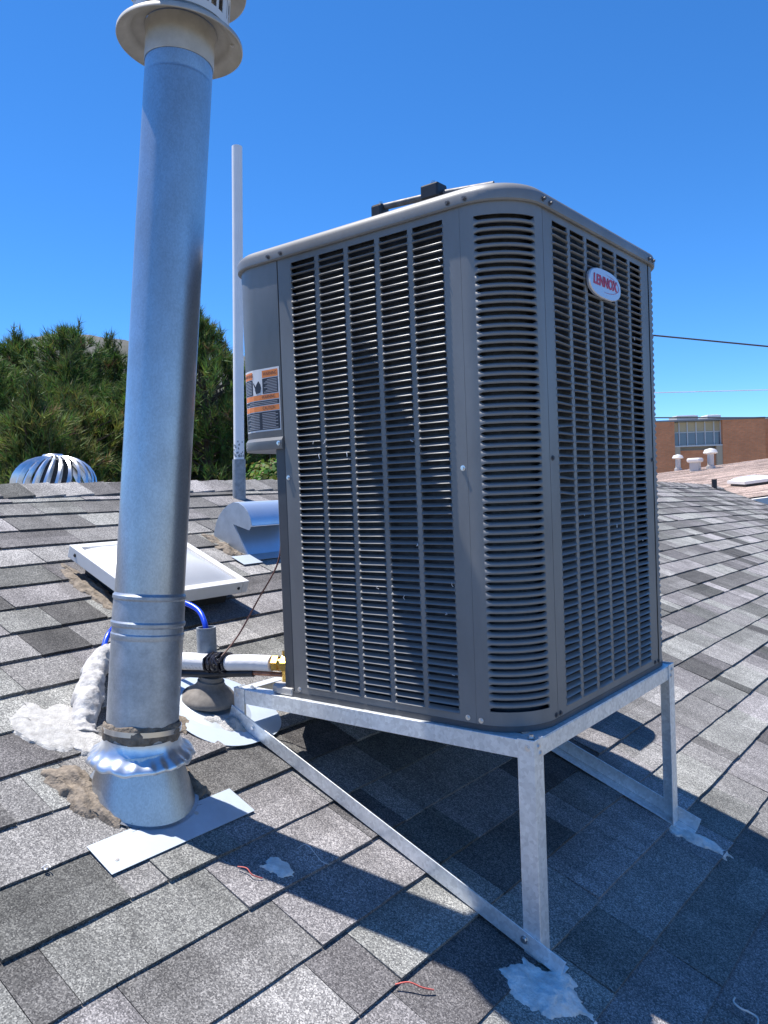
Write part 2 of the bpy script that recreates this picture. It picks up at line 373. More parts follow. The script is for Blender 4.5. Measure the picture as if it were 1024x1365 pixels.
# ------------------------------------------------------------------ air conditioner
UX, UY, UR = -0.855, 0.85, 0.115          # footprint x UX..0, y 0..UY
HT = 1.083
def outline(o=0.0, n=10):
    X0, X1, Ya, Yb, R = UX-o, o, -o, UY+o, UR+o; pts = []
    for cx, cy, a0 in ((X1-R, Ya+R, -90), (X1-R, Yb-R, 0), (X0+R, Yb-R, 90), (X0+R, Ya+R, 180)):
        for i in range(n+1):
            a = math.radians(a0+90*i/n); pts.append((cx+R*math.cos(a), cy+R*math.sin(a)))
    return pts
def ring(o, z): return [(x, y, z) for x, y in outline(o)]
ac = thing('air_conditioner', (UX/2, UY/2, 0), 'tall dark grey louvred air conditioner condenser standing on the metal frame', 'air conditioner')
c = MB(); c.rings([ring(0.006, 1.079), ring(0.009, 1.082), ring(0.010, 1.098), ring(0.006, 1.108), ring(-0.004, 1.116), ring(-0.018, 1.121), ring(-0.04, 1.122), ring(-0.05, 1.112), ring(-0.06, 1.112)], cap0=True, cap1=False)
c.build('top_cap', M['paint'], ac, smooth=35)
cc = Vector((UX/2, UY/2, 0))
g = MB()
inner = [Vector((x, y, 1.112)) for x, y in outline(-0.06)]
circ = [cc+Vector((0.31*math.cos(math.atan2(v.y-cc.y, v.x-cc.x)), 0.31*math.sin(math.atan2(v.y-cc.y, v.x-cc.x)), 1.104)) for v in inner]
circ2 = [v-Vector((0, 0, 0.12)) for v in circ]
g.rings([inner, circ, circ2], cap0=False, cap1=False); g.build('fan_shroud', M['paint'], ac, smooth=35)
g = MB()
for rr in [0.05+0.02*i for i in range(14)]:
    g.tube([cc+Vector((rr*math.cos(a*PI/18), rr*math.sin(a*PI/18), 1.112+0.012*(1-rr/0.31))) for a in range(37)], 0.0016, 5, False)
for a in range(8): g.tube([cc+Vector((rr*math.cos(a*PI/4), rr*math.sin(a*PI/4), 1.110+0.012*(1-rr/0.31))) for rr in (0.04, 0.2, 0.325)], 0.0022, 5)
g.build('fan_guard', M['black'], ac)
g = MB(); g.lathe([(0.001, 1.09), (0.05, 1.09), (0.05, 0.99), (0.001, 0.99)], 20, Matrix.Translation(cc))
for a in range(3):
    m_ = Matrix.Translation(cc) @ Matrix.Rotation(a*2*PI/3, 4, 'Z')
    g.add([m_ @ Vector(v) for v in ((0.04, -0.03, 1.03), (0.29, -0.10, 1.01), (0.30, 0.10, 1.055), (0.04, 0.04, 1.06))], [(0, 1, 2, 3)])
g.build('fan_blades', M['paint_dark'], ac)
# base pan
c = MB()
pan = [(-0.685, 0.0)]+[p for p in outline(0.003) if not (p[0] < -0.70 and p[1] < 0.2)]
def chop(o):
    pts = outline(o)
    keep = [p for p in pts if not (p[0] < UX+UR+0.02 and p[1] < UR+0.02)]
    # outline order starts near front right and ends at the left front corner
    return keep+[(UX-o, 0.20), (UX-o+0.06, 0.10), (-0.72, 0.03), (-0.70, -o)]
c.rings([[(x, y, 0.0) for x, y in chop(0.001)], [(x, y, 0.012) for x, y in chop(0.001)]])
c.build('base_pan', M['paint_dark'], ac)
c = MB(); c.rings([[(x, y, 0.0015) for x, y in [(-0.66, -0.004), (-0.66, 0.12), (-0.745, 0.12), (-0.752, 0.03), (-0.735, 0.004), (-0.71, -0.005)]],
                   [(x, y, 0.020) for x, y in [(-0.66, -0.004), (-0.66, 0.12), (-0.745, 0.12), (-0.752, 0.03), (-0.735, 0.004), (-0.71, -0.005)]]])
c.build('pan_lip', M['vent'], ac, bevel=0.003)
# coil core behind the louvres
c = MB()
def core(o):
    pts = [p for p in outline(o) if not (p[0] < UX+UR+0.02 and p[1] < UR+0.03)]
    return pts+[(UX-o, 0.30), (-0.68, 0.30), (-0.672, -o)]
c.rings([[(x, y, 0.0125) for x, y in core(-0.020)], [(x, y, 1.078) for x, y in core(-0.020)]]); c.build('coil', M['coil'], ac)
# front-left pillar, return wall
c = MB(); c.box(-0.690, -0.657, 0.004, 0.28, 0.0125, 0.655); c.build('corner_post', M['paint_dark'], ac, bevel=0.003)

NR = 64; Z0, Z1 = 0.028, 1.064; PIT = (Z1-Z0)/NR
def louvre_flat_mesh(wd, kind='A'):
    mb = MB(); prof = [(-0.003, -0.0010), (0.0030, -0.0008), (0.0046, 0.0002), (0.0026, 0.0024), (0.0004, 0.0036), (-0.0080, 0.0070), (-0.0088, 0.0062), (0.0, 0.0012)]
    ss = [(-wd/2-0.0018, 0.15), (-wd/2+0.0028, 1), (wd/2-0.0028, 1), (wd/2+0.0018, 0.15)]
    mb.rings([[(s, -(n*t if n > 0 else n*(0.1+0.9*(t == 1))), z if t == 1 else (z*1.6-0.0012)) for n, z in prof] for s, t in ss])
    return mb
big_count = [0]
def panel(o2w, width, ncols, rib, s_start, colw, singles, label=None, thick=0.003):
    """o2w(s, n, z): s along the face, n outward"""
    mb = MB(); c0 = s_start; cend = s_start+ncols*colw+(ncols-1)*rib
    f = lambda a, b, z: o2w(a, b, z)
    mb.box(0, c0, -thick, 0, 0.012, HT-0.003, f); mb.box(cend, width, -thick, 0, 0.012, HT-0.003, f)
    mb.box(c0, cend, -thick, 0, 0.012, Z0, f); mb.box(c0, cend, -thick, 0, Z1, HT-0.003, f)
    for i in range(ncols-1):
        a = c0+(i+1)*colw+i*rib; mb.box(a, a+rib, -thick, 0, Z0, Z1, f)
    # inward edge flanges so the sheet has depth at the seams
    mb.box(0, 0.002, -0.016, -thick, 0.012, HT-0.003, f); mb.box(width-0.002, width, -0.016, -thick, 0.012, HT-0.003, f)
    p_ = mb.build('louver_panel', M['paint'], ac)
    base = louvre_flat_mesh(colw)
    # direction of the face
    q0 = Vector(o2w(0, 0, 0)); ds = (Vector(o2w(1, 0, 0))-q0); dn = (Vector(o2w(0, 1, 0))-q0)
    tm = MB(); tm.add([tuple(ds*v[0]-dn*v[1]+Vector((0, 0, v[2]))) for v in base.v], base.f)
    me = tm.mesh('louver', M['paint'], 50); stuff = MB()
    off = Vector(ac.location)
    for i in range(ncols):
        for j in range(NR):
            pos = Vector(o2w(c0+i*(colw+rib)+colw/2, 0, Z0+j*PIT+0.0012))
            if singles and i in singles:
                o_ = bpy.data.objects.new('louver', me); place(o_, p_, pos-off+Vector((0, 0, rnd.uniform(-0.0003, 0.0003)))); o_.rotation_euler = (rnd.gauss(0, 0.03), rnd.gauss(0, 0.004), 0)
            else:
                jz = rnd.gauss(0, 0.006); stuff.add([Vector(v)+pos+Vector((0, 0, jz*(v[0]+v[1]))) for v in tm.v], tm.f)
    if stuff.v: stuff.build('louver', M['paint'], p_, smooth=50, kind='stuff')
    return p_
fA = lambda s, n, z: (-0.653+s, -n, z)              # front face, s from the left seam
panel(fA, 0.653-0.1245, 5, 0.0135, 0.045, 0.0775, {2, 3, 4})
fB = lambda s, n, z: (n, 0.1255+s, z)
panel(fB, 0.733-0.1255, 6, 0.0155, 0.0425, 0.0712, {0})
fC = lambda s, n, z: (-0.1245-s, UY+n, z)           # rear
panel(fC, 0.60, 6, 0.0155, 0.035, 0.075, set())
fD = lambda s, n, z: (UX-n, 0.735-s, z)             # left side, behind the control box
panel(fD, 0.435, 4, 0.0155, 0.04, 0.077, set())
def corner_panel(cx, cy, a0, singles, s0=0.009, two=True):
    """curved louvred corner; a runs 0..90 degrees"""
    R = UR; L = 0.5*PI*R; lens = [0, s0, s0+L, 2*s0+L]
    def P(s, n, z):
        if s < s0: a = 0; e = s-s0
        elif s > s0+L: a = PI/2; e = s-s0-L
        else: a = (s-s0)/R; e = 0
        aa = math.radians(a0)+a; rr = R+n
        return (cx+rr*math.cos(aa)-e*math.sin(aa), cy+rr*math.sin(aa)+e*math.cos(aa), z)
    W = 2*s0+L; sa, sb = 0.032, W-0.032
    mb = MB()
    def strip(a, b, z0, z1, n0=-0.003, n1=0.0, k=14):
        rr = [[P(a+(b-a)*i/k, n, z) for n, z in ((n0, z0), (n1, z0), (n1, z1), (n0, z1))] for i in range(k+1)]
        mb.rings(rr)
    strip(0, sa, 0.012, HT-0.003, k=4); strip(sb, W, 0.012, HT-0.003, k=4)
    strip(sa, sb, 0.012, Z0+0.0128); strip(sa, sb, Z0+0.0058+(NR-1)*PIT, HT-0.003)
    strip(0, 0.002, 0.012, HT-0.003, -0.016, -0.003, 1); strip(W-0.002, W, 0.012, HT-0.003, -0.016, -0.003, 1)
    p_ = mb.build('corner_panel', M['paint'], ac, smooth=35)
    prof = [(-0.005, -0.0002), (0.0006, 0.0), (0.0020, 0.0022), (0.0018, 0.0050), (0.0, 0.0074), (-0.0075, 0.0098), (-0.0085, 0.0088), (-0.0015, 0.0060)]
    base = MB(); K = 16; rr = []
    for i in range(K+1):
        u = i/K; s = sa-0.001+(sb-sa+0.002)*u; e = min(u, 1-u)*K
        t = 1.0 if e >= 1 else 0.0
        rr.append([P(s, (n*(1 if t else 0.1)), (z if t else (z-0.0037)*1.75+0.0037)) for n, z in prof])
    base.rings(rr)
    o3 = Vector((cx, cy, 0)); bm_ = MB(); bm_.add([Vector(v)-o3 for v in base.v], base.f); me = bm_.mesh('louver', M['paint'], 50)
    off = Vector(ac.location); st = MB()
    for j in range(1, NR-1):
        zz = Z0+0.0055+j*PIT
        if singles: place(bpy.data.objects.new('louver', me), p_, Vector((cx, cy, zz))-off)
        else: st.add([Vector(v)+Vector((0, 0, zz)) for v in base.v], base.f)
    if st.v: st.build('louver', M['paint'], p_, smooth=50, kind='stuff')
    return p_
corner_panel(-UR, UR, -90, True)
corner_panel(-UR, UY-UR, 0, False)
corner_panel(UX+UR, UY-UR, 90, False)
lt = MB(); rl = random.Random(77)
for i in range(12):
    x_, z_ = rl.uniform(-0.60, -0.17), Z0+PIT*rl.randint(2, 60)+0.002; w_ = rl.uniform(0.001, 0.0025); l_ = rl.uniform(0.002, 0.012)
    lt.tube([(x_, -0.005, z_), (x_+rl.uniform(-w_, w_)*2, -0.006, z_-l_*0.5), (x_+rl.uniform(-w_, w_)*3, -0.005, z_-l_)], rl.uniform(0.0005, 0.0011), 5)
for i in range(5):
    y_, z_ = rl.uniform(0.17, 0.67), Z0+PIT*rl.randint(20, 60)+0.002; l_ = rl.uniform(0.002, 0.010)
    lt.tube([(0.005, y_, z_), (0.006, y_+rl.uniform(-.003, .003), z_-l_)], rl.uniform(0.0005, 0.001), 5)
lt.build('lint', M['foam'], ac, kind='stuff')
# control box with its rounded corner
def lpath(s, n=0.0):
    """outline of the left front corner: s=0 at x=-0.657 on the front, growing to the left and round"""
    L1 = -0.657-(UX+UR); L2 = 0.5*PI*UR
    if s <= L1: return (-0.657-s, -n)
    if s <= L1+L2:
        a = (s-L1)/UR; return (UX+UR-(UR+n)*math.sin(a), UR-(UR+n)*math.cos(a))
    return (UX-n, UR+(s-L1-L2))
ss = [0, 0.04]+[0.083+0.1806*i/12 for i in range(13)]+[0.35, 0.446]
c = MB()
def cb(n, z): return [(*lpath(s, n), z) for s in ss]+[(-0.70, 0.303, z), (-0.657, 0.28, z)]
c.rings([cb(-0.006, 0.640), cb(0.0, 0.652), cb(0.0, HT-0.003)]); c.build('control_panel', M['paint'], ac, smooth=30)
c = MB(); c.rings([cb(0.004, 0.618), cb(0.006, 0.622), cb(0.006, 0.640), cb(0.001, 0.648)]); c.build('panel_lip', M['paint'], ac, smooth=30)
# warning label wrapped on the control panel
lb = MB()
def lquad(mb, s0, s1, z0, z1, n):
    k = 6; mb.rings([[(*lpath(s0+(s1-s0)*i/k, n), z) for z in (z0, z1)] for i in range(k+1)], closed=False)
lquad(lb, 0.005, 0.150, 0.665, 0.822, 0.0008)
lab = lb.build('warning_label', M['labelwhite'], ac)
a = MB(); b_ = MB(); c = MB(); e = MB()
lquad(a, 0.010, 0.066, 0.799, 0.817, 0.0012); lquad(a, 0.103, 0.146, 0.799, 0.817, 0.0012)
lquad(a, 0.008, 0.146, 0.744, 0.757, 0.0012); lquad(a, 0.008, 0.146, 0.716, 0.729, 0.0012)
lquad(b_, 0.010, 0.066, 0.759, 0.797, 0.0012); lquad(b_, 0.103, 0.146, 0.759, 0.797, 0.0012)
lquad(b_, 0.008, 0.146, 0.731, 0.742, 0.0012); lquad(b_, 0.008, 0.146, 0.669, 0.714, 0.0012)
for j in range(9): lquad(c, 0.013, 0.060-0.006*(j % 3), 0.762+j*0.0038, 0.7633+j*0.0038, 0.0016); lquad(c, 0.107, 0.140, 0.762+j*0.0038, 0.7633+j*0.0038, 0.0016)
for j in range(2): lquad(c, 0.014, 0.14-0.02*j, 0.7335+j*0.004, 0.7348+j*0.004, 0.0016)
for j in range(10): lquad(c, 0.014+0.008*(j % 2), 0.07, 0.672+j*0.0041, 0.6733+j*0.0041, 0.0016); lquad(c, 0.080, 0.138-0.01*(j % 3), 0.672+j*0.0041, 0.6733+j*0.0041, 0.0016)
a.build('orange_band', M['orange'], lab); b_.build('print_block', M['labelblack'], lab); c.build('print_line', M['labelline'], lab)
def lpoly(mb, pts, n): mb.add([(*lpath(s, n), z) for s, z in pts], [tuple(range(len(pts)))])
lpoly(e, [(0.074, 0.763), (0.090, 0.761), (0.094, 0.772), (0.088, 0.784), (0.080, 0.793), (0.073, 0.784), (0.071, 0.774)], 0.0014)
lpoly(e, [(0.090, 0.778), (0.099, 0.790), (0.101, 0.788), (0.092, 0.772)], 0.0014); e.build('hand_pictogram', M['labelblack'], lab)
for s_, z_, tx in ((0.038, 0.808, 'WARNING'), (0.124, 0.808, 'WARNING'), (0.045, 0.7505, 'WARNING'), (0.045, 0.7225, 'CAUTION')):
    text_obj('label_text', tx, 0.0125, M['labelblack'], lambda x, y, z, s_=s_, z_=z_: (*lpath(s_-x*0.8, 0.0014), z_+y), lab, ext=0.0)
# nameplate
def bpt(a, b_, n): return (0.0035+n, 0.420+a, 0.970+b_)
def sup(ax, bz, k=40, ex=0.62, sk=-0.0):
    out = []
    for i in range(k):
        t = 2*PI*i/k; cx_, cz_ = math.cos(t), math.sin(t)
        out.append((ax*math.copysign(abs(cx_)**ex, cx_), bz*math.copysign(abs(cz_)**ex, cz_)))
    return out
b1 = MB(); pl = sup(0.092, 0.0345, ex=0.80)
b1.rings([[bpt(x, z, 0) for x, z in pl], [bpt(x, z, 0.005) for x, z in pl], [bpt(x*0.97, z*0.95, 0.0075) for x, z in pl]])
bad = b1.build('name_badge', M['badge'], ac, smooth=30)
b2 = MB(); arc = [(0.078*math.cos(t), 0.0215*math.sin(t)) for t in [math.radians(-100+190*i/24) for i in range(25)]]
for i in range(24):
    (x0, z0), (x1, z1) = arc[i], arc[i+1]
    wd = 0.0028*math.sin(PI*(i+0.5)/24)+0.0006
    b2.add([bpt(x0, z0+0.002, 0.0082), bpt(x1, z1+0.002, 0.0082), bpt(x1*(1-wd*9), z1*(1-wd*22)+0.002, 0.0082), bpt(x0*(1-wd*9), z0*(1-wd*22)+0.002, 0.0082)], [(0, 1, 2, 3)])
b2.build('red_swoosh', M['badge_red'], bad)
text_obj('badge_letters', 'LENNOX', 0.033, M['badge_red'], lambda x, y, z: bpt(x-0.004, y+0.003, 0.0080+z), bad, shear=0.12, sx=1.0, bold=0.0008)
# screws
def screw(P, nv, r=0.0036, parent=ac, mtl='screw', h=0.004):
    nv = Vector(nv).normalized(); mt = Matrix.Translation(Vector(P)) @ nv.to_track_quat('Z', 'Y').to_matrix().to_4x4()
    mb = MB(); mb.lathe([(r*1.7, -0.0002), (r*1.7, 0.0008), (r, 0.001), (r, h), (0.0005, h)], 8, mt); return mb.build('screw', M[mtl], parent)
for P in ((-0.645, 0, 0.545), (-0.136, 0, 0.545), (-0.145, 0, 0.022), (-0.113, 0, 0.020), (-0.636, 0, 0.021)): screw(P, (0, -1, 0))
for P in ((-0.145, -0.0095, 1.090), (-0.105, -0.0095, 1.090), (-0.675, -0.0095, 1.090), (-0.632, -0.0095, 1.090)): screw(P, (0, -1, 0), 0.0034, h=0.006, mtl='bar')
for P in ((0.010, 0.112, 1.092), (0.010, 0.142, 1.090), (0.010, 0.715, 1.090), (0.010, 0.742, 1.090)): screw(P, (1, 0, 0), 0.0034, h=0.006, mtl='bar')
for P in ((0, 0.116, 0.020), (0, 0.135, 0.020), (0, 0.70, 0.020), (0, 0.724, 0.020), (0, 0.720, 0.56), (0, 0.137, 0.56)): screw(P, (1, 0, 0), mtl='paint_dark')
screw((-0.668, -0.0065, 0.632), (0, -1, 0))
# service valve and its bracket
v = MB()
v.tube([(-0.676, 0.03, 0.074), (-0.728, 0.008, 0.074)], 0.015, 12); v.tube([(-0.694, 0.022, 0.074), (-0.708, 0.016, 0.074)], 0.023, 6)
v.tube([(-0.718, 0.012, 0.074), (-0.732, 0.006, 0.074)], 0.021, 6); v.tube([(-0.700, 0.02, 0.074), (-0.700, 0.02, 0.030)], 0.013, 10); v.tube([(-0.701, 0.02, 0.09), (-0.701, 0.02, 0.108)], 0.009, 8)
v.build('service_valve', M['brass'], ac, smooth=35)
# bar clamped on top
bar = thing('clamp_bar', (-0.24, 0.09, 1.122), 'short metal tube with a black box clamped on the air conditioner top', 'bracket')
b3 = MB(); b3.tube([(-0.372, 0.055, 1.152), (-0.240, 0.078, 1.153), (-0.100, 0.104, 1.147)], 0.0075, 12); b3.build('tube', M['bar'], bar, smooth=35)
b3 = MB(); b3.box(-0.258, -0.212, 0.055, 0.095, 1.140, 1.172); b3.build('box', M['black'], bar, bevel=0.004)
b3 = MB(); b3.box(-0.253, -0.222, 0.060, 0.092, 1.116, 1.143); b3.build('foot', M['black'], bar, bevel=0.003)
b3 = MB(); b3.box(-0.388, -0.356, 0.040, 0.072, 1.119, 1.158); b3.build('end_clamp', M['black'], bar, bevel=0.006)
b3 = MB(); b3.tube([(-0.371, 0.058, 1.158), (-0.371, 0.058, 1.166)], 0.005, 8); b3.tube([(-0.236, 0.074, 1.177), (-0.236, 0.074, 1.182)], 0.006, 8); b3.build('bolt', M['screw'], bar)
b3 = MB(); b3.box(-0.112, -0.096, 0.096, 0.112, 1.118, 1.140); b3.build('end_clamp', M['black'], bar, bevel=0.004)

# ------------------------------------------------------------------ stand
X0, X1, Ya, Yb = -0.858, 0.014, -0.014, 0.792; A = 0.038; T = 0.003
st = thing('equipment_stand', (X1, Ya, rz(X1, Ya)), 'galvanized angle iron stand with four legs under the air conditioner', 'metal stand')
def angle_rail(name, boxes, fn=None):
    mb = MB()
    for b in boxes: mb.box(*b, fn)
    return mb.build(name, M['angle'], st, bevel=0.0007)
angle_rail('top_rail', [(X0, X1, Ya, Ya+T, -A, -0.0005), (X0, X1, Ya+T, Ya+A, -T, -0.0005)])
angle_rail('top_rail', [(X0, X1, Yb-T, Yb, -A, -0.0005), (X0, X1, Yb-A, Yb-T, -T, -0.0005)])
angle_rail('top_rail', [(X1-T, X1, Ya+T+0.0005, Yb-T-0.0005, -A, -T-0.0005), (X1-A, X1, Ya+A+0.0005, Yb-A-0.0005, -T, -0.0007)])
angle_rail('top_rail', [(X0, X0+T, Ya+T+0.0005, Yb-T-0.0005, -A, -T-0.0005), (X0, X0+A, Ya+A+0.0005, Yb-A-0.0005, -T, -0.0007)])
def leg(x, y, sx, sy):
    ox = x+sx*0.0035; oy = y+sy*0.0035            # legs sit outside the rails
    zb = rz(x, y)+0.006
    bx = sorted((ox, ox-sx*T)); by = sorted((oy, oy-sy*T))
    fx = sorted((ox, ox-sx*A)); fy = sorted((oy-sy*T, oy-sy*A))
    mb = MB(); mb.box(fx[0], fx[1], by[0], by[1], zb, 0.003); mb.box(bx[0], bx[1], fy[0], fy[1], zb, 0.003)
    l_ = mb.build('leg', M['angle'], st, bevel=0.0007)
    for dz in (-0.012, -0.028):
        screw((ox, oy-sy*(0.018 if dz > -0.02 else 0.026), dz), (sx, 0, 0), 0.0038, l_, h=0.003)
    screw((ox-sx*0.015, oy, -0.014), (0, sy, 0), 0.0038, l_, h=0.003)
for x, y, sx, sy in ((X1, Ya, 1, -1), (X1, Yb, 1, 1), (X0, Ya, -1, -1), (X0, Yb, -1, 1)): leg(x, y, sx, sy)
def rb(x, y, h): return rp(x, y, h)
def base_rail(y, s, xa, xb):
    yo = sorted((y, y+s*T)); yi = sorted((y, y-s*A)); mb = MB()
    mb.box(xa, xb, yo[0], yo[1], 0.011, 0.011+0.036, rb); mb.box(xa, xb, yi[0], yi[1], 0.0085, 0.0085+T-0.0005, rb)
    return mb.build('base_rail', M['angle'], st, bevel=0.0007)
br = base_rail(Ya-0.0045, -1, -0.885, 0.055); base_rail(Yb+0.0045, 1, -0.885, 0.062)
screw(rp(-0.028, Ya-0.0078, 0.030), (0, -1, 0), 0.005, br); screw(rp(-0.80, Ya-0.0078, 0.030), (0, -1, 0), 0.005, br); screw((X1-0.012, Ya+0.014, 0.0030), (0, 0, 1), 0.005, st, h=0.006); screw((X0+0.03, Ya+0.03, -0.0005), (0, 0, 1), 0.004, st); screw((X0+0.05, Ya+0.02, -0.0005), (0, 0, 1), 0.004, st); screw(rp(0.0, Yb+0.001, 0.03), (0, -1, 0), 0.005, br)

# ------------------------------------------------------------------ flue
FB = Vector((-0.75, -0.38, -0.02)); FD = Vector((0.027, 0.10, 1.0))
def fax(z): return FB+FD*(z+0.02)
fq = FD.normalized().to_track_quat('Z', 'Y').to_matrix().to_4x4()
FM = Matrix.Translation(FB) @ fq                     # local z = distance along the flue
def FZ(z): return (z+0.02)*FD.length
fl = thing('flue_pipe', (-0.75, -0.38, rz(-0.75, -0.38)), 'tall leaning galvanized flue pipe with a slotted round cap', 'flue pipe')
def P(*pr): return [(r, FZ(z)) for r, z in pr]
k = MB(); k.lathe(P((0.077, -0.06), (0.077, 0.200)), 64, FM); k.build('lower_pipe', M['galv_dull'], fl, smooth=30)
k = MB(); k.lathe(P((0.0775, 0.200), (0.0785, 0.203), (0.0785, 0.211), (0.0765, 0.214), (0.0765, 0.226), (0.0795, 0.230), (0.0800, 0.236), (0.0775, 0.240), (0.0770, 0.262), (0.0765, 0.284), (0.0785, 0.288), (0.0785, 0.294), (0.0760, 0.297), (0.0745, 0.300)), 64, FM)
k.build('joint_band', M['galv_dull'], fl, smooth=25)
k = MB(); k.lathe(P((0.0745, 0.299), (0.0745, 1.44), (0.0745, 1.442), (0.0738, 1.444), (0.0745, 1.448), (0.0745, 1.505)), 64, FM); k.build('upper_pipe', M['galv'], fl, smooth=30)
k = MB()      # standing seam down the pipe and a few joint tabs
sa_ = math.radians(-38)
for z0_, z1_, r_ in ((0.302, 1.44, 0.0748), (-0.04, 0.198, 0.0773)):
    k.rings([[FM @ Vector((r_*math.cos(sa_+da), r_*math.sin(sa_+da), FZ(z))) for da in (-0.018, -0.010, 0.010, 0.018)] for z in (z0_, z1_)], closed=False)
    k.v[-8:] = [tuple(v) for v in k.v[-8:]]
k.build('seam', M['galv_dull'], fl)
k = MB(); a0_ = math.radians(-22); k.tube([FM @ Vector((0.0743*math.cos(a0_), 0.0743*math.sin(a0_), FZ(z))) for z in (0.303, 0.9, 1.44)], 0.0019, 6)
k.build('seam', M['galv_dull'], fl, smooth=60)
k = MB()
for a_ in (-75, -20, 20):
    for dz in (0.258, 0.247):
        a0_ = math.radians(a_); k.rings([[FM @ Vector(((0.0772+dr)*math.cos(a0_+da), (0.0772+dr)*math.sin(a0_+da), FZ(dz+hz))) for dr, hz in ((0, 0), (0.0016, 0.0004), (0.0016, 0.003), (0, 0.0035))] for da in (-0.16, -0.05, 0.05, 0.16)])
k.build('joint_tab', M['galv_dull'], fl)
for a_, z_ in ((-50, 1.36), (-25, 1.325), (-88, 1.34), (-50, 0.09), (-36, 1.46), (-28, -0.005), (-75, -0.01)):
    a0_ = math.radians(a_); nn = fq.to_3x3() @ Vector((math.cos(a0_), math.sin(a0_), 0)); rr_ = 0.0745 if z_ > 0.3 else 0.077
    screw(FM @ Vector((rr_*math.cos(a0_), rr_*math.sin(a0_), FZ(z_))), nn, 0.0028, fl, 'tar', 0.002)
k = MB()
def wob(r, z, a): return (r+0.003*math.sin(a*5+1)+0.002*noise.noise(Vector((a*6, z*60, 2))), z+0.004*noise.noise(Vector((a*3, z*50, 7))))
k.lathe(P((0.0775, 0.022), (0.0805, 0.018), (0.0815, 0.006), (0.081, -0.010), (0.079, -0.016)), 72, FM, wob=wob); k.build('sealant_ring', M['cement'], fl, smooth=60)
k = MB(); k.lathe(P((0.0822, 0.012), (0.0838, 0.012), (0.0838, 0.001), (0.0822, 0.001)), 64, FM); 
for i in range(16):
    a0_ = math.radians(-62+2.0*i); k.rings([[FM @ Vector((rr*math.cos(a0_+da), rr*math.sin(a0_+da), FZ(zz))) for rr, zz in ((0.0838, 0.001), (0.0862, 0.003), (0.0862, 0.010), (0.0838, 0.012))] for da in (0, 0.017)])
k.build('hose_clamp', M['screw'], fl, smooth=30)
k = MB()
def ruf(r, z, a):
    f_ = max(0, (r-0.085)/0.035)
    return (r+f_*(0.0014*math.sin(a*21+2*math.sin(a*3))+0.007*noise.noise(Vector((math.cos(a)*4, math.sin(a)*4, 1)))), z+f_*(0.0020*math.sin(a*21+2*math.sin(a*3)+0.7)+0.009*noise.noise(Vector((math.cos(a)*3, math.sin(a)*3, 5)))))
k.lathe([(0.080, 0.006), (0.083, -0.012), (0.092, -0.024), (0.101, -0.030), (0.109, -0.036), (0.114, -0.043), (0.113, -0.046), (0.100, -0.034), (0.088, -0.030)], 180, Matrix.Translation(fax(-0.012)) @ Matrix.Rotation(0.12, 4, 'Y'), wob=ruf)
k.build('storm_collar', M['alu'], fl, smooth=70)
cb0 = Vector((-0.748, -0.386, 0))
k = MB()
rings_ = []
for t_ in (0, 0.33, 0.66, 1.0, 1.04):
    rg = []
    for i in range(64):
        a_ = 2*PI*i/64; r1, r2_ = 0.080, 0.109
        top_ = Vector((-0.7475+r1*math.cos(a_), -0.3865+r1*math.sin(a_), -0.036))
        bx_, by_ = cb0.x+r2_*math.cos(a_), cb0.y+r2_*math.sin(a_); bot = rp(bx_, by_, 0.010)
        if t_ > 1.01: bx_, by_ = cb0.x+(r2_+0.008)*math.cos(a_), cb0.y+(r2_+0.008)*math.sin(a_); rg.append(rp(bx_, by_, 0.0105))
        else: rg.append(top_.lerp(bot, t_))
    rings_.append(rg)
k.rings(rings_, cap0=False, cap1=False); k.build('cone_flashing', M['galv'], fl, smooth=40)
k = MB(); k.box(-0.668, -0.585, -0.574, -0.212, 0.0078, 0.0092, rp); k.build('base_plate', M['flash'], fl)
for x_, y_ in ((-0.612, -0.545), (-0.640, -0.330)): screw(rp(x_, y_, 0.0092), NRM, 0.003, fl, 'vent', 0.0015)
# cap
k = MB(); k.lathe(P((0.0755, 1.480), (0.0765, 1.482), (0.0765, 1.545), (0.080, 1.560)), 64, FM); k.build('cap_neck', M['cream'], fl, smooth=30)
k = MB(); k.lathe(P((0.079, 1.563), (0.095, 1.558), (0.107, 1.551), (0.110, 1.545), (0.120, 1.542), (0.134, 1.534), (0.138, 1.528), (0.1395, 1.529), (0.139, 1.537), (0.122, 1.551), (0.108, 1.560), (0.090, 1.569), (0.079, 1.571)), 72, FM); k.build('lower_disc', M['cream'], fl, smooth=50)
for a_ in (-120, 0):
    a0_ = math.radians(a_); screw(FM @ Vector((0.115*math.cos(a0_), 0.115*math.sin(a0_), FZ(1.542))), fq.to_3x3() @ Vector((0, 0, -1)), 0.003, fl, 'vent', 0.003)
k = MB(); n_ = 30
k.lathe(P((0.104, 1.567), (0.106, 1.567), (0.106, 1.585), (0.104, 1.585)), 72, FM); k.lathe(P((0.104, 1.630), (0.106, 1.630), (0.106, 1.680), (0.104, 1.680)), 72, FM)
for i in range(n_):
    a0_ = 2*PI*i/n_; k.rings([[FM @ Vector((r_*math.cos(a0_+da), r_*math.sin(a0_+da), FZ(zz))) for r_, da in ((0.104, -0.03), (0.106, -0.03), (0.106, 0.03 if i % 6 else 0.13), (0.104, 0.03 if i % 6 else 0.13))] for zz in (1.585, 1.630)])
k.build('slotted_cage', M['white'], fl, smooth=30)
k = MB(); k.lathe(P((0.070, 1.505), (0.070, 1.665)), 40, FM); k.build('inner_sleeve', M['cream'], fl, smooth=30)
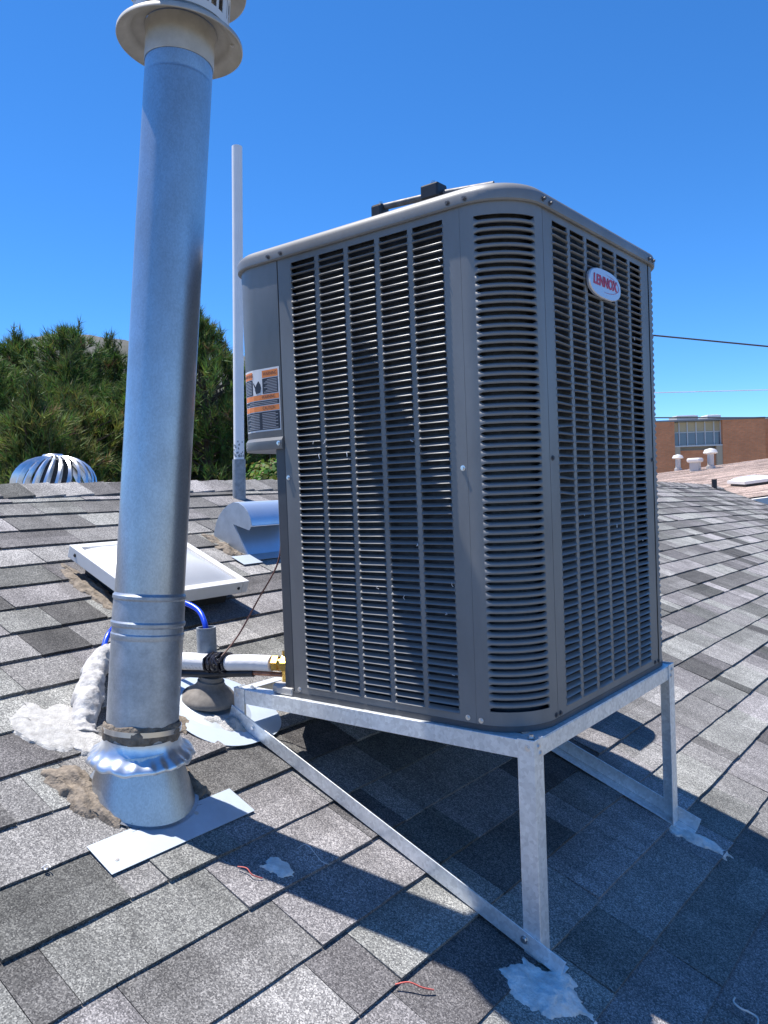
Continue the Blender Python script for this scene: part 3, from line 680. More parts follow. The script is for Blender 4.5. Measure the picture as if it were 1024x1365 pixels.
k = MB(); k.lathe(P((0.106, 1.673), (0.125, 1.667), (0.139, 1.657), (0.141, 1.658), (0.141, 1.667), (0.12, 1.683), (0.06, 1.702), (0.001, 1.707)), 72, FM); k.lathe(P((0.106, 1.671), (0.001, 1.680)), 40, FM); k.build('top_disc', M['cream'], fl, smooth=50)

# ------------------------------------------------------------------ blobs of sealant and cement on the roof
def patch(name, cx, cy, rx, ry, ang, th, m, label, seed, rough=0.45, cat='sealant patch', rings_n=12, seg=120, h0=0.004, power=1.0):
    mb = MB(); r_ = []
    ca, sa = math.cos(ang), math.sin(ang)
    for j in range(rings_n+1):
        t = j/rings_n; rg = []
        for i in range(seg):
            a = 2*PI*i/seg
            edge = 1+rough*(noise.noise(Vector((math.cos(a)*1.3, math.sin(a)*1.3, seed)))+0.25*noise.noise(Vector((math.cos(a)*3.5, math.sin(a)*3.5, seed+3))))
            u, v_ = rx*t*edge*math.cos(a), ry*t*edge*math.sin(a)
            x = cx+u*ca-v_*sa; y = cy+u*sa+v_*ca
            for fq_, am_ in ((28, 0.020), (75, 0.009), (190, 0.004)):
                x, y = x+am_*t*noise.noise(Vector((x*fq_, y*fq_, seed+1))), y+am_*t*noise.noise(Vector((x*fq_+50, y*fq_, seed+2)))
            n1 = noise.noise(Vector((x*20, y*20, seed)))+0.5*noise.noise(Vector((x*30, y*85, seed)))+0.12*noise.noise(Vector((x*150, y*150, seed)))
            h = h0+th*(1-t**3)*(0.55+0.8*n1)+0.003*(1-t)
            if t == 1: h = -0.001
            rg.append(rp(x, y, max(h, -0.001 if t == 1 else 0.006)))
        r_.append(rg)
    mb.rings(r_, cap0=False, cap1=False)
    return tag(mb.build(name, M[m], smooth=60), label, cat)
patch('sealant_patch', -1.02, -0.43, 0.12, 0.080, 0.15, 0.0045, 'plaster', 'rough white sealant patch on the shingles left of the flue base', 2, 0.4, h0=0.0085)
patch('cement_patch', -0.805, -0.495, 0.12, 0.045, 0.12, 0.026, 'cement', 'crusty brown roof cement heaped against the left of the flue cone', 5, 0.35, 'cement patch')
patch('cement_patch', -0.735, -0.475, 0.085, 0.017, 0.25, 0.012, 'tar', 'black tar seam between brown cement and the flue cone', 8, 0.3, 'cement patch')
patch('cement_patch', -0.735, -0.275, 0.075, 0.025, -0.1, 0.020, 'cement', 'dark roof cement along the right of the flue cone', 12, 0.3, 'cement patch')
patch('sealant_patch', 0.055, -0.062, 0.080, 0.062, 0.5, 0.016, 'plaster_shade_lift', 'white sealant splat under the near leg foot of the stand', 17, 0.45)
patch('sealant_patch', 0.075, 0.762, 0.090, 0.028, 0.25, 0.016, 'plaster_shade_lift', 'white sealant smeared round the right leg foot of the stand', 23, 0.35)
patch('sealant_patch', -0.436, -0.292, 0.036, 0.026, 0.6, 0.002, 'plaster_shade_lift', 'thin round white dab on the shaded shingles right of the flue', 31, 0.3, h0=0.009)
patch('sealant_patch', -0.86, -0.035, 0.09, 0.045, 0.9, 0.020, 'plaster', 'lumpy white sealant over the left leg foot beside the vent boot', 37, 0.5)
patch('cement_patch', -1.84, 0.80, 0.13, 0.035, 0.0, 0.02, 'cement', 'brown roof cement along the left side of the hood vent', 41, 0.4, 'cement patch')
patch('cement_patch', -1.62, 0.07, 0.20, 0.05, 0.05, 0.016, 'cement', 'brown roof cement along the left edge under the skylight', 43, 0.4, 'cement patch')
patch('cement_patch', -0.96, -0.15, 0.07, 0.045, 0.1, 0.014, 'cement', 'small brown cement smear left of the rubber vent boot', 47, 0.4, 'cement patch')

# ------------------------------------------------------------------ vent pipe with rubber boot
vb = thing('plumbing_vent', (-0.955, -0.024, rz(-0.955, -0.024)), 'short grey plumbing vent pipe in a rubber boot with round metal flashing', 'vent pipe')
def vm(z): return Matrix.Translation((-0.955, -0.024, z))
k = MB()
flr = []
for t_ in (0, 1):
    flr.append([rp(-0.925+0.155*math.copysign(abs(math.cos(a))**0.8, math.cos(a)), -0.015+0.145*math.copysign(abs(math.sin(a))**0.8, math.sin(a)), 0.0085+0.0015*t_) for a in [2*PI*i/48 for i in range(48)]])
k.rings(flr); k.build('flashing_plate', M['flash'], vb)
k = MB(); rr_ = []
for t_ in range(7):
    t = t_/6; rg = []
    for i in range(40):
        a = 2*PI*i/40; bot = rp(-0.935+0.098*math.cos(a), -0.024+0.092*math.sin(a), 0.010); tp = Vector((-0.955+0.070*math.cos(a), -0.024+0.070*math.sin(a), -0.040+0.03*(-math.cos(a))))
        rg.append(bot.lerp(tp, t))
    rr_.append(rg)
k.rings(rr_, cap0=False, cap1=False); k.build('metal_cone', M['hood_side'], vb, smooth=40)
k = MB(); k.lathe([(0.074, 0.004), (0.076, 0.010), (0.072, 0.018), (0.058, 0.034), (0.042, 0.046), (0.036, 0.056), (0.036, 0.062), (0.031, 0.064), (0.031, 0.075), (0.028, 0.076)], 40, vm(-0.048) @ Matrix.Rotation(0.18, 4, 'Y')); k.build('rubber_boot', M['rubber'], vb, smooth=50)
k = MB(); k.lathe([(0.026, -0.08), (0.026, 0.155), (0.022, 0.155), (0.022, 0.10)], 28, vm(0)); k.build('pipe', M['grey_pvc'], vb, smooth=40)

# ------------------------------------------------------------------ lines and cables
def smooth_pts(pts, k=8):
    pts = [Vector(p) for p in pts]; out = []
    for i in range(len(pts)-1):
        p0, p1, p2, p3 = pts[max(i-1, 0)], pts[i], pts[i+1], pts[min(i+2, len(pts)-1)]
        for j in range(k):
            t = j/k; out.append(0.5*((2*p1)+(p2-p0)*t+(2*p0-5*p1+4*p2-p3)*t*t+(3*p1-p0-3*p2+p3)*t**3))
    return out+[pts[-1]]
ln = thing('insulated_line', (-0.9, -0.04, 0.07), 'white foam insulated refrigerant line running to the brass valve', 'pipe')
k = MB(); k.tube(smooth_pts([(-0.735, 0.004, 0.074), (-0.80, -0.012, 0.073), (-0.872, -0.034, 0.069)]), 0.0205, 20); k.build('insulation', M['foam'], ln, smooth=50)
k = MB(); k.tube(smooth_pts([(-0.905, -0.04, 0.068), (-1.035, -0.061, 0.065), (-1.12, -0.10, 0.075), (-1.165, -0.17, 0.085)]), 0.0225, 20); k.build('insulation', M['foam'], ln, smooth=50)
k = MB(); rt = random.Random(4); pts_ = smooth_pts([(-0.862, -0.032, 0.069), (-0.89, -0.037, 0.068), (-0.925, -0.043, 0.067)], 6)
k.tube(pts_, [0.0245+rt.uniform(-0.0035, 0.004) for _ in pts_], 14)
for i in range(5):
    c_ = pts_[2+i*2]; k.tube([c_+Vector((0.01*rt.uniform(-1, 1), 0.026*math.cos(a), 0.026*math.sin(a))) for a in [2*PI*j/12 for j in range(13)]], 0.0035, 5)
k.build('tape', M['tape'], ln)
k = MB(); rq = random.Random(6)
for q in range(7):                                      # faded illegible print on the foam
    x_ = -1.02+q*0.0125; yb_c = -0.0585-(x_+1.035)*(-0.16)
    for (za, zb, xo, wd_) in ((0.049, 0.060, 0.0, 0.0013), (rq.choice([0.049, 0.054, 0.0588]),)*2+(0.003, 0.006), (0.049, rq.choice([0.055, 0.060]), 0.006, 0.0013)):
        zb = max(zb, za+0.0013); pts4 = []
        for xx, zz in ((x_+xo, za), (x_+xo+wd_, za), (x_+xo+wd_, zb), (x_+xo, zb)):
            dz_ = zz-0.065; pts4.append((xx, yb_c-math.sqrt(max(0, 0.0229**2-dz_*dz_)), zz))
        k.add(pts4, [(0, 1, 2, 3)])
k.build('faded_print', M['labelline'], ln)
k = MB(); k.tube(smooth_pts([(-0.700, 0.02, 0.045), (-0.735, 0.0, 0.048), (-0.80, -0.012, 0.046)]), 0.006, 10); k.build('copper_tube', M['copper'], ln, smooth=50)
k = MB(); k.tube(smooth_pts([(-0.79, -0.010, 0.046), (-0.86, -0.03, 0.042), (-0.93, -0.045, 0.035), (-1.05, -0.07, 0.03)]), 0.010, 10); k.build('black_insulation', M['black'], ln, smooth=50)
# painted lumpy wrap dropping to the roof behind the flue
k = MB(); pts_ = smooth_pts([(-1.165, -0.17, 0.085), (-1.150, -0.225, 0.075), (-1.095, -0.290, 0.035), (-1.035, -0.340, -0.015), (-1.000, -0.372, -0.060)], 14)
n0 = len(k.v); k.tube(pts_, [0.033+0.0012*math.sin(i*1.3)+0.003*math.sin(i*0.23) for i in range(len(pts_))], 28)
k.v = [tuple(Vector(v)+Vector((1, 1, 1))*(0.008*noise.noise(Vector(v)*22)+0.003*noise.noise(Vector(v)*70))) for v in k.v]
tag(k.build('wrapped_pipe', M['lumpy'], smooth=70), 'lumpy grey painted pipe wrap bending down to the roof left of the flue', 'pipe')
k = MB(); k.tube(smooth_pts([(-0.955, -0.024, 0.12), (-0.962, -0.022, 0.165), (-1.01, -0.01, 0.20), (-1.09, -0.02, 0.218), (-1.194, -0.054, 0.208), (-1.262, -0.11, 0.140), (-1.225, -0.164, 0.098), (-1.165, -0.20, 0.085)]), 0.0075, 12)
tag(k.build('blue_cable', M['blue'], smooth=60), 'bright blue cable looping from the grey vent pipe behind the flue', 'cable')
k = MB(); k.tube(smooth_pts([(-0.707, 0.027, 0.64), (-0.705, 0.026, 0.579), (-0.699, 0.020, 0.465), (-0.713, 0.033, 0.388), (-0.746, 0.044, 0.318), (-0.823, 0.045, 0.226), (-0.863, 0.010, 0.138), (-0.870, -0.046, 0.088)]), 0.0022, 6)
tag(k.build('control_wire', M['wire'], smooth=60), 'thin brown wire hanging from the control box down to the taped line', 'wire')

# ------------------------------------------------------------------ skylight
sk0, sky1 = -1.785, -1.392; ya_, yb_ = 0.055, 0.500
sk = thing('skylight', (-1.57, 0.30, rz(-1.57, 0.30)), 'white domed plastic skylight on a raised curb behind the flue', 'skylight')
k = MB(); k.box(sk0+0.045, sky1-0.045, ya_+0.045, yb_-0.045, 0.0, 0.055, rp); k.build('curb', M['tar'], sk)
k = MB()
for a in ((sk0, sky1, ya_, ya_+0.028), (sk0, sky1, yb_-0.028, yb_), (sk0, sk0+0.028, ya_+0.028, yb_-0.028), (sky1-0.028, sky1, ya_+0.028, yb_-0.028)):
    k.box(*a, 0.055, 0.100, rp)
k.build('frame', M['white'], sk, bevel=0.003)
k = MB(); N_ = 16; rg = []
for i in range(N_+1):
    row = []
    for j in range(N_+1):
        u, v_ = i/N_, j/N_; e_ = min(u, 1-u, v_, 1-v_)
        hh = 0.088+0.060*(1-(1-min(1, e_/0.5))**2.4)
        row.append(rp(sk0+0.028+(sky1-sk0-0.056)*u, ya_+0.028+(yb_-ya_-0.056)*v_, hh))
    rg.append(row)
k.rings(rg, closed=False); k.build('dome', M['acrylic'], sk, smooth=60)
for x_, y_ in ((sky1-0.02, None), (sk0+0.06, None)): screw(rp(x_-0.02, ya_, 0.078), (0, -1, 0), 0.004, sk, 'black')
screw(rp(sky1, ya_+0.40, 0.078), (1, 0, 0.1), 0.004, sk, 'black'); screw(rp(sky1, ya_+0.06, 0.078), (1, 0, 0.1), 0.004, sk, 'black')

# ------------------------------------------------------------------ hood vent
hd = thing('hood_vent', (-1.83, 0.97, rz(-1.83, 0.97)), 'bluish half round metal hood vent with open front between skylight and air conditioner', 'roof vent')
HY0, HY1 = 0.84, 1.12
prof = [(-1.945, 0.329), (-1.940, 0.360), (-1.926, 0.395), (-1.905, 0.425), (-1.876, 0.452), (-1.845, 0.470), (-1.812, 0.480), (-1.780, 0.477), (-1.752, 0.463), (-1.728, 0.440), (-1.712, 0.410), (-1.706, 0.382), (-1.722, 0.362)]
side = prof+[(-1.817, 0.388), (-1.737, 0.248)]
for yy in (HY0, HY1-0.003):
    k = MB(); k.prism(side, lambda a, b, dd: (a, dd, b), yy, yy+0.003); k.build('side_plate', M['hood_side'], hd)
k = MB(); arc_ = prof[:-1]
k.rings([[(x, yy, z) for yy in (HY0+0.0032, HY1-0.0032)] for x, z in arc_]+[[(x+0.0, yy, z-0.0015) for yy in (HY0+0.0032, HY1-0.0032)] for x, z in reversed(arc_)], closed=False)
k.build('hood', M['hood'], hd, smooth=50)
k = MB(); k.tube([(-1.7045, HY0, 0.380), (-1.7045, HY1, 0.380)], 0.003, 8); k.build('front_lip', M['alu'], hd)
k = MB(); k.prism([(-1.815, 0.386), (-1.737, 0.247), (-1.734, 0.249), (-1.812, 0.388)], lambda a, b, dd: (a, dd, b), HY0+0.0035, HY1-0.0035); k.build('front_panel', M['hood'], hd)
k = MB(); k.box(-1.74, -1.665, 0.752, 0.855, 0.009, 0.0105, rp); k.box(-1.74, -1.69, 0.856, HY1+0.05, 0.009, 0.0103, rp); k.build('base_flange', M['flash'], hd)

# ------------------------------------------------------------------ tall white pipe
wp = thing('white_pipe', (-2.33, 1.36, rz(-2.33, 1.36)), 'tall thin white plastic pipe rising from a grey sleeve behind the hood vent', 'pipe')
WT = Vector((0.006, 0.042, 1)); W0 = Vector((-2.345, 1.345, 0.44))
def wpz(z): return W0+WT*(z-0.44)
k = MB(); k.tube([wpz(0.44), wpz(0.69)], 0.033, 20); k.build('sleeve', M['grey_pvc'], wp, smooth=40)
k = MB(); k.tube([wpz(0.685), wpz(2.28)], 0.0265, 20); k.build('pipe', M['pvc'], wp, smooth=40)
k = MB(); rt = random.Random(9)
for i in range(22):
    a = rt.uniform(-2.0, 0.2); z = 0.70+rt.random()**1.6*0.09; q = wpz(z)
    t_ = Vector((-math.sin(a), math.cos(a), 0))*rt.uniform(0.003, 0.008); c_ = q+Vector((math.cos(a), math.sin(a), 0))*0.0272
    k.add([c_-t_, c_+t_, c_+t_*0.6+Vector((0, 0, rt.uniform(0.004, 0.014))), c_-t_*0.8+Vector((0, 0, rt.uniform(0.004, 0.012)))], [(0, 1, 2, 3)])
k.build('peeled_spots', M['grey_pvc'], wp)

# ------------------------------------------------------------------ turbine vent beyond the ridge
tb = thing('turbine_vent', (-3.46, 0.985, 0.2), 'round silver turbine vent with curved fins showing above the ridge', 'roof vent')
TC = Vector((-3.46, 0.985, 0.60))
k = MB(); k.lathe([(0.17, -0.45), (0.17, -0.04), (0.19, -0.03), (0.19, 0.0)], 36, Matrix.Translation(TC)); k.build('collar', M['turbine'], tb, smooth=40)
for i in range(24):
    a = 2*PI*i/24; k = MB(); rg = []
    for j in range(8):
        t = j/7; th_ = t*PI/2*0.96; rr = 0.225*math.cos(th_)**0.8; zz = 0.165*math.sin(th_); a2 = a+0.35*t
        wd = 0.55*(2*PI/24)*1.0
        rg.append([TC+Vector((rr*math.cos(a2), rr*math.sin(a2), zz)), TC+Vector(((rr*0.99+0.006)*math.cos(a2+wd*0.5), (rr*0.99+0.006)*math.sin(a2+wd*0.5), zz+0.004)), TC+Vector((rr*0.93*math.cos(a2+wd), rr*0.93*math.sin(a2+wd), zz-0.003))])
    k.rings(rg, closed=False); k.build('fin', M['turbine'], tb, smooth=60)
k = MB(); k.lathe([(0.001, 0.180), (0.05, 0.176), (0.06, 0.165), (0.055, 0.160)], 24, Matrix.Translation(TC)); k.build('top_plate', M['turbine'], tb, smooth=40)
k = MB(); k.lathe([(0.10, 0.0), (0.10, 0.14)], 20, Matrix.Translation(TC)); k.build('core', M['coil'], tb)

# ------------------------------------------------------------------ small debris
def deb(name, pts, r, m, label, cat):
    mb = MB(); mb.tube(smooth_pts([rp(x, y, h) for x, y, h in pts], 5), r, 6); return tag(mb.build(name, M[m], smooth=60), label, cat)
deb('wire_scrap', [(-0.124, -0.309, 0.010), (-0.11, -0.29, 0.016), (-0.09, -0.275, 0.013), (-0.076, -0.258, 0.010)], 0.0016, 'redwire', 'red wire scrap on the shingles near the bottom edge left of the near leg', 'wire scrap')
deb('wire_scrap', [(-0.478, -0.360, 0.011), (-0.462, -0.352, 0.016), (-0.445, -0.352, 0.013), (-0.430, -0.338, 0.010)], 0.0012, 'redwire', 'pinkish wire scrap beside the round white dab', 'wire scrap')
deb('wire_scrap', [(0.300, 0.262, 0.010), (0.302, 0.235, 0.018), (0.318, 0.232, 0.018), (0.328, 0.246, 0.012), (0.345, 0.250, 0.010), (0.350, 0.228, 0.012)], 0.0018, 'white', 'curly white wire scrap in the shade at the bottom right', 'wire scrap')
deb('wire_scrap', [(-0.452, -0.215, 0.010), (-0.435, -0.21, 0.03), (-0.40, -0.20, 0.012), (-0.385, -0.19, 0.010)], 0.0007, 'white', 'thin pale hair of wire on the shingles beside the near base rail', 'wire scrap')
k = MB(); k.add([rp(-0.385, -0.93, 0.012), rp(-0.375, -0.92, 0.013), rp(-0.355, -0.895, 0.018), (rp(-0.37, -0.915, 0.011))], [(0, 1, 2, 3)]); tag(k.build('dry_leaf', M['leafdry']), 'small dry orange leaf at the bottom left edge', 'leaf')
k = MB(); q_ = rp(-0.655, -0.665, 0.008); k.lathe([(0.004, 0.0), (0.0045, 0.002), (0.001, 0.003)], 10, Matrix.Translation(q_)); k.tube(smooth_pts([q_+Vector((-0.008, -0.004, 0.002)), q_+Vector((-0.004, 0.006, 0.006)), q_+Vector((0.006, 0.006, 0.003))], 4), 0.0012, 5)
tag(k.build('bent_nail', M['screw']), 'tiny bent nail on the shingles left of the metal base plate', 'nail')

# ------------------------------------------------------------------ unseen vent box added behind the unit to cast the shadow under the frame
hv = thing('shadow_caster_vent', (-0.52, 1.22, rz(-0.52, 1.22)), 'boxy vent shape added out of sight behind the air conditioner to cast a shadow under the frame', 'roof vent')
k = MB(); rr_ = []
for z_ in (rz(-0.66, 1.2)-0.25, 0.14, 0.19, 0.225, 0.245, 0.25):
    e_ = 0 if z_ < 0.15 else (1-math.sqrt(max(0, 1-((z_-0.14)/0.11)**2)))*0.10
    rr_.append([(-0.62, 1.03, z_), (-0.42, 1.03, z_), (-0.42, 1.24-e_, z_), (-0.62, 1.24-e_, z_)])
k.rings(rr_); k.build('body', M['hood_side'], hv, smooth=30)
k = MB(); k.box(-0.72, -0.36, 1.03, 1.43, 0.0085, 0.0100, rp); k.build('flashing_plate', M['flash'], hv)
k = MB()
for j in range(5): k.box(-0.418, -0.410, 1.06, 1.20, -0.08+j*0.035, -0.062+j*0.035)
k.build('grille', M['paint_dark'], hv)
# ------------------------------------------------------------------ ground, hills
k = MB(); N_ = 40; rg = []
for i in range(N_+1):
    rg.append([((-1+2*i/N_)*1200, (-1+2*j/N_)*1200, -4.2) for j in range(N_+1)])
k.rings(rg, closed=False); g_ = k.build('ground', M['ground']); g_['kind'] = 'structure'
k = MB(); rg = []
hc = Vector((-247, 143, 0)); hd_ = (hc-Vector((CAM.x, CAM.y, 0))).normalized(); hr_ = Vector((-hd_.y, hd_.x, 0))
for i in range(61):
    row = []
    for j in range(41):
        u = (-1+2*i/60)*330; v_ = (-1+2*j/40)*190
        q = hc+hr_*u+hd_*(v_+30)
        h = 58*math.exp(-(u*u)/(2*62**2)-(v_*v_)/(2*70**2))+40*math.exp(-((u+150)**2)/(2*75**2)-(v_*v_)/(2*70**2))
        h += 7*noise.noise(Vector((q.x*0.02, q.y*0.02, 0)))*min(1, h/15)+2.5*noise.noise(Vector((q.x*0.07, q.y*0.07, 3)))*min(1, h/15)
        row.append((q.x, q.y, -4.6+h))
    rg.append(row)
k.rings(rg, closed=False); g_ = k.build('hill', M['hill'], smooth=80); g_['kind'] = 'structure'

# ------------------------------------------------------------------ pines beyond the ridge
def pine(x, y, zt, rad, seed, label, n=1500, hue=0.0, zb=-4.2, fol=-1.0, needle=1.0):
    r = random.Random(seed); base = thing('pine_tree', (x, y, zb), label, 'tree', 'pines beyond the ridge')
    tk = MB(); tk.tube([(x, y, zb), (x+0.05, y, (zb+zt)/2), (x, y, zt-0.3)], [0.14, 0.09, 0.015], 8)
    fo = MB(); H = zt-fol
    def tuft(p, d, ln_, tone):
        d = d.normalized(); u = d.orthogonal().normalized(); w_ = d.cross(u)
        for q in range(17):
            a = r.uniform(0, 2*PI); sp = r.uniform(0.15, 0.85)
            nd = (d*(1-sp*0.55)+(u*math.cos(a)+w_*math.sin(a))*sp).normalized(); l_ = ln_*r.uniform(0.6, 1.15)
            st_ = p+d*r.uniform(-0.5, 0.4)*ln_; sd_ = nd.cross(Vector((r.uniform(-1, 1), r.uniform(-1, 1), r.uniform(-1, 1)))).normalized()*0.0065*needle
            tn = tuple(c*r.uniform(0.7, 1.35) for c in tone)
            fo.add([st_-sd_, st_+sd_, st_+nd*l_], [(0, 1, 2)], tn)
    for i in range(n):
        hh = r.random()**0.85; z = fol+H*hh
        prof_ = rad*1.12*(1-hh**3.2)**0.6*(0.85+0.3*math.sin(hh*19+seed))
        a = r.uniform(0, 2*PI); lob = 1+0.9*noise.noise(Vector((math.cos(a)*1.5+seed, math.sin(a)*1.5, z*1.3)))+0.35*noise.noise(Vector((math.cos(a)*4, math.sin(a)*4+seed, z*3.5)))
        rr = prof_*lob*(0.35+0.65*r.random()**0.45)
        p = Vector((x+rr*math.cos(a), y+rr*math.sin(a), z))
        d_ = Vector((math.cos(a)*0.7, math.sin(a)*0.7, r.uniform(0.35, 1.5)))
        k_ = r.random()
        tone = (0.085, 0.150, 0.036) if k_ < 0.45 else ((0.145, 0.205, 0.052) if k_ < 0.82 else ((0.05, 0.08, 0.025) if k_ < 0.97 else (0.18, 0.13, 0.07)))
        tone = (tone[0]*(1+hue), tone[1], tone[2])
        tuft(p, d_, r.uniform(0.11, 0.19), tone)
        if i % 7 == 0:
            tk.tube([(x, y, z-0.25), tuple(p)], [0.02, 0.006], 4)
    for i in range(34):                                     # upright leaders with candle tufts
        a = r.uniform(0, 2*PI); rr = rad*0.75*r.random(); p = Vector((x+rr*math.cos(a), y+rr*math.sin(a), zt-0.10-H*0.62*(rr/rad)**1.3-r.random()*0.2))
        top_ = p+Vector((0, 0, r.uniform(0.15, 0.55))); tk.tube([tuple(p-Vector((0, 0, 0.35))), tuple(top_)], [0.012, 0.005], 4)
        for j in range(7): tuft(p.lerp(top_, j/6)+Vector((r.uniform(-.03, .03), r.uniform(-.03, .03), 0)), Vector((r.uniform(-.5, .5), r.uniform(-.5, .5), 1.3)), 0.15, (0.075, 0.11, 0.03))
    tk.build('trunk', M['trunk'], base); fo.build('crown', M['needles'], base)
pine(-10.2, 3.9, 2.45, 1.25, 1, 'broad pine crown at the far left edge of the view')
pine(-10.4, 5.25, 3.05, 1.10, 2, 'tallest bushy pine left of the flue, right of the hill top')
pine(-10.6, 6.05, 2.85, 1.0, 3, 'pine immediately left of the flue with narrow upright tips', hue=0.1)
pine(-9.3, 4.55, 1.95, 1.15, 4, 'lower yellowish green pine above the turbine vent', hue=0.25)
pine(-9.3, 5.75, 2.35, 1.2, 5, 'dense pine mostly hidden behind the flue')
pine(-8.4, 6.15, 3.00, 1.05, 6, 'dark pine directly right of the flue')
pine(-8.9, 7.35, 2.10, 1.15, 7, 'dark low pine behind the tall white pipe')
pine(-10.9, 7.6, 2.7, 1.2, 8, 'far pine seen between the flue and the white pipe')
pine(-7.6, 3.15, 1.55, 0.7, 9, 'small round pine at the left edge behind the turbine vent', n=700, hue=0.2)
pine(-8.0, 3.75, 1.35, 0.55, 10, 'smallest yellow green pine tuft just left of the turbine vent', n=500, hue=0.3)
pine(-11.3, 4.5, 2.6, 1.1, 15, 'pine in front of the hill at the left')
pine(-8.0, 8.4, 1.6, 1.0, 16, 'low dark pine beneath the control box of the air conditioner')
pine(-12.0, 6.8, 2.6, 1.4, 17, 'pine far behind the flue')
pine(-11.4, 5.0, 3.0, 1.15, 19, 'pine between the hill top and the tallest pine')
pine(-9.9, 5.0, 2.5, 1.1, 24, 'middle pine in front of the tallest one')
pine(-7.9, 6.75, 2.35, 0.9, 25, 'dense pine filling the gap between the flue and the white pipe')
pine(-10.3, 6.9, 2.75, 1.1, 20, 'pine whose top shows just left behind the flue')
pine(-11.5, 2.6, 2.6, 1.4, 18, 'pine just outside the left edge of the view')
def shrub(x, y, z, rx, rzz, seed, label, tone):
    r = random.Random(seed); b_ = thing('shrub', (x, y, -4.2), label, 'shrub')
    s_ = MB(); f_ = MB(); s_.tube([(x, y, -4.2), (x, y, z)], [0.06, 0.02], 6)
    for i in range(2600):
        u = Vector((r.gauss(0, 1), r.gauss(0, 1), r.gauss(0, 1))).normalized(); rr = r.random()**0.4
        lob = 1+0.3*noise.noise(u*2.2+Vector((seed, 0, 0)))
        p = Vector((x+u.x*rx*rr*lob, y+u.y*rx*rr*lob, z+u.z*rzz*rr*lob)); n_ = (u+Vector((r.gauss(0, .5), r.gauss(0, .5), r.gauss(0, .5)))).normalized()
        a = n_.orthogonal().normalized()*0.03; c_ = n_.cross(a)*0.8; tn = tuple(q*r.uniform(0.5, 1.5) for q in tone)
        f_.add([p-a, p+c_, p+a, p-c_], [(0, 1, 2, 3)], tn)
        if i % 120 == 0: s_.tube([(x, y, z-rzz*0.6), tuple(p)], [0.015, 0.004], 4)
    s_.build('stem', M['trunk'], b_); f_.build('foliage', M['leaf'], b_)
shrub(-5.35, 4.55, 0.55, 0.42, 0.34, 21, 'bright green leafy shrub over the ridge beneath the control box', (0.14, 0.20, 0.04))
shrub(-5.9, 5.4, 0.35, 0.45, 0.40, 22, 'duller olive shrub next to the air conditioner edge above the ridge', (0.12, 0.14, 0.05))

# ------------------------------------------------------------------ utility pole and wires
up = thing('utility_pole', (-22.7, 18.4, -4.2), 'wooden utility pole top poking out of the pines right of the flue', 'utility pole')
k = MB(); k.tube([(-22.7, 18.4, -4.2), (-22.7, 18.4, 6.15)], [0.16, 0.13], 12); k.build('pole', M['wood'], up)
k = MB(); k.box(-22.8, -22.6, 17.6, 19.2, 5.2, 5.32); k.build('crossarm', M['wood'], up)
k = MB(); k.box(-22.72, -22.5, 18.25, 18.55, 5.55, 6.1); k.build('transformer', M['vent'], up, bevel=0.02)
def wire_(a, b, sagv, r_, m, label):
    a, b = Vector(a), Vector(b); pts = [a.lerp(b, t/24)-Vector((0, 0, sagv*4*(t/24)*(1-t/24))) for t in range(25)]
    mb = MB(); mb.tube(pts, r_, 6); tag(mb.build('power_line', M[m]), label, 'power line', 'power lines')
wire_((-13.65, 12.8, 5.35), (3.0, 25.9, 2.5), 0.0, 0.020, 'cable', 'thick dark power line highest in the sky right of the air conditioner')
wire_((-22.0, 8.0, 3.1), (10.0, 34.0, 2.7), 0.05, 0.012, 'cable_l', 'thin pale power line, middle one right of the air conditioner')
wire_((-22.0, 12.5, 3.1), (9.0, 36.1, 1.60), 0.0, 0.020, 'cable', 'dark power line lowest, just above the brick building')
wire_((-22.7, 18.4, 5.3), (-14.0, 16.5, 2.3), 0.3, 0.02, 'cable_l', 'service drop running from the utility pole down past the white pipe')

# ------------------------------------------------------------------ neighbouring house with the brown roof
F1 = Vector((-7.014, 20.473, 0.699)); F2 = Vector((-4.62, 22.372, 0.993)); Nn = Vector((-2.883, 11.609, 0.149))
ue = (F2-F1).normalized(); bn = (F2-F1).cross(Nn-F1).normalized(); bn = bn if bn.z > 0 else -bn
ve = bn.cross(ue).normalized(); ve = ve if (Nn-F1).dot(ve) > 0 else -ve
LB = (Nn-F1).dot(ve)+0.2
nh = thing('neighbour_house', tuple(F1+ve*4+Vector((0, 0, -5))), 'low neighbouring house with brown shingled roof in front of the brick building', 'house')
k = MB(); r = random.Random(5); nst = int(LB/0.15)
for i in range(nst):
    u = -9.0
    while u < 16:
        w_ = r.uniform(0.25, 0.9); g_ = r.choice([0.72, 0.85, 1.0, 1.12, 1.25])*r.uniform(0.95, 1.05); tn = (0.47*g_, 0.365*g_, 0.31*g_)
        v0, v1 = i*0.15, (i+1)*0.15
        a, b, c_, d_ = F1+ue*u+ve*v0, F1+ue*(u+w_)+ve*v0, F1+ue*(u+w_)+ve*v1+bn*0.005, F1+ue*u+ve*v1+bn*0.005
        k.add([a, b, c_, d_, c_-bn*0.005, d_-bn*0.005], [(0, 1, 2, 3), (3, 2, 4, 5)], tn); u += w_
k.build('roof_shingles', M['shingle_far'], nh, kind='stuff')
k = MB(); pr = [F1+ue*(-9)-bn*0.02, F1+ue*16-bn*0.02, F1+ue*16+ve*LB-bn*0.02, F1+ue*(-9)+ve*LB-bn*0.02]
k.add(pr+[v+Vector((0, 0, -0.2)) for v in pr], [(0, 1, 2, 3), (4, 5, 6, 7), (0, 1, 5, 4), (1, 2, 6, 5), (2, 3, 7, 6), (3, 0, 4, 7)]); k.build('eaves', M['white'], nh)
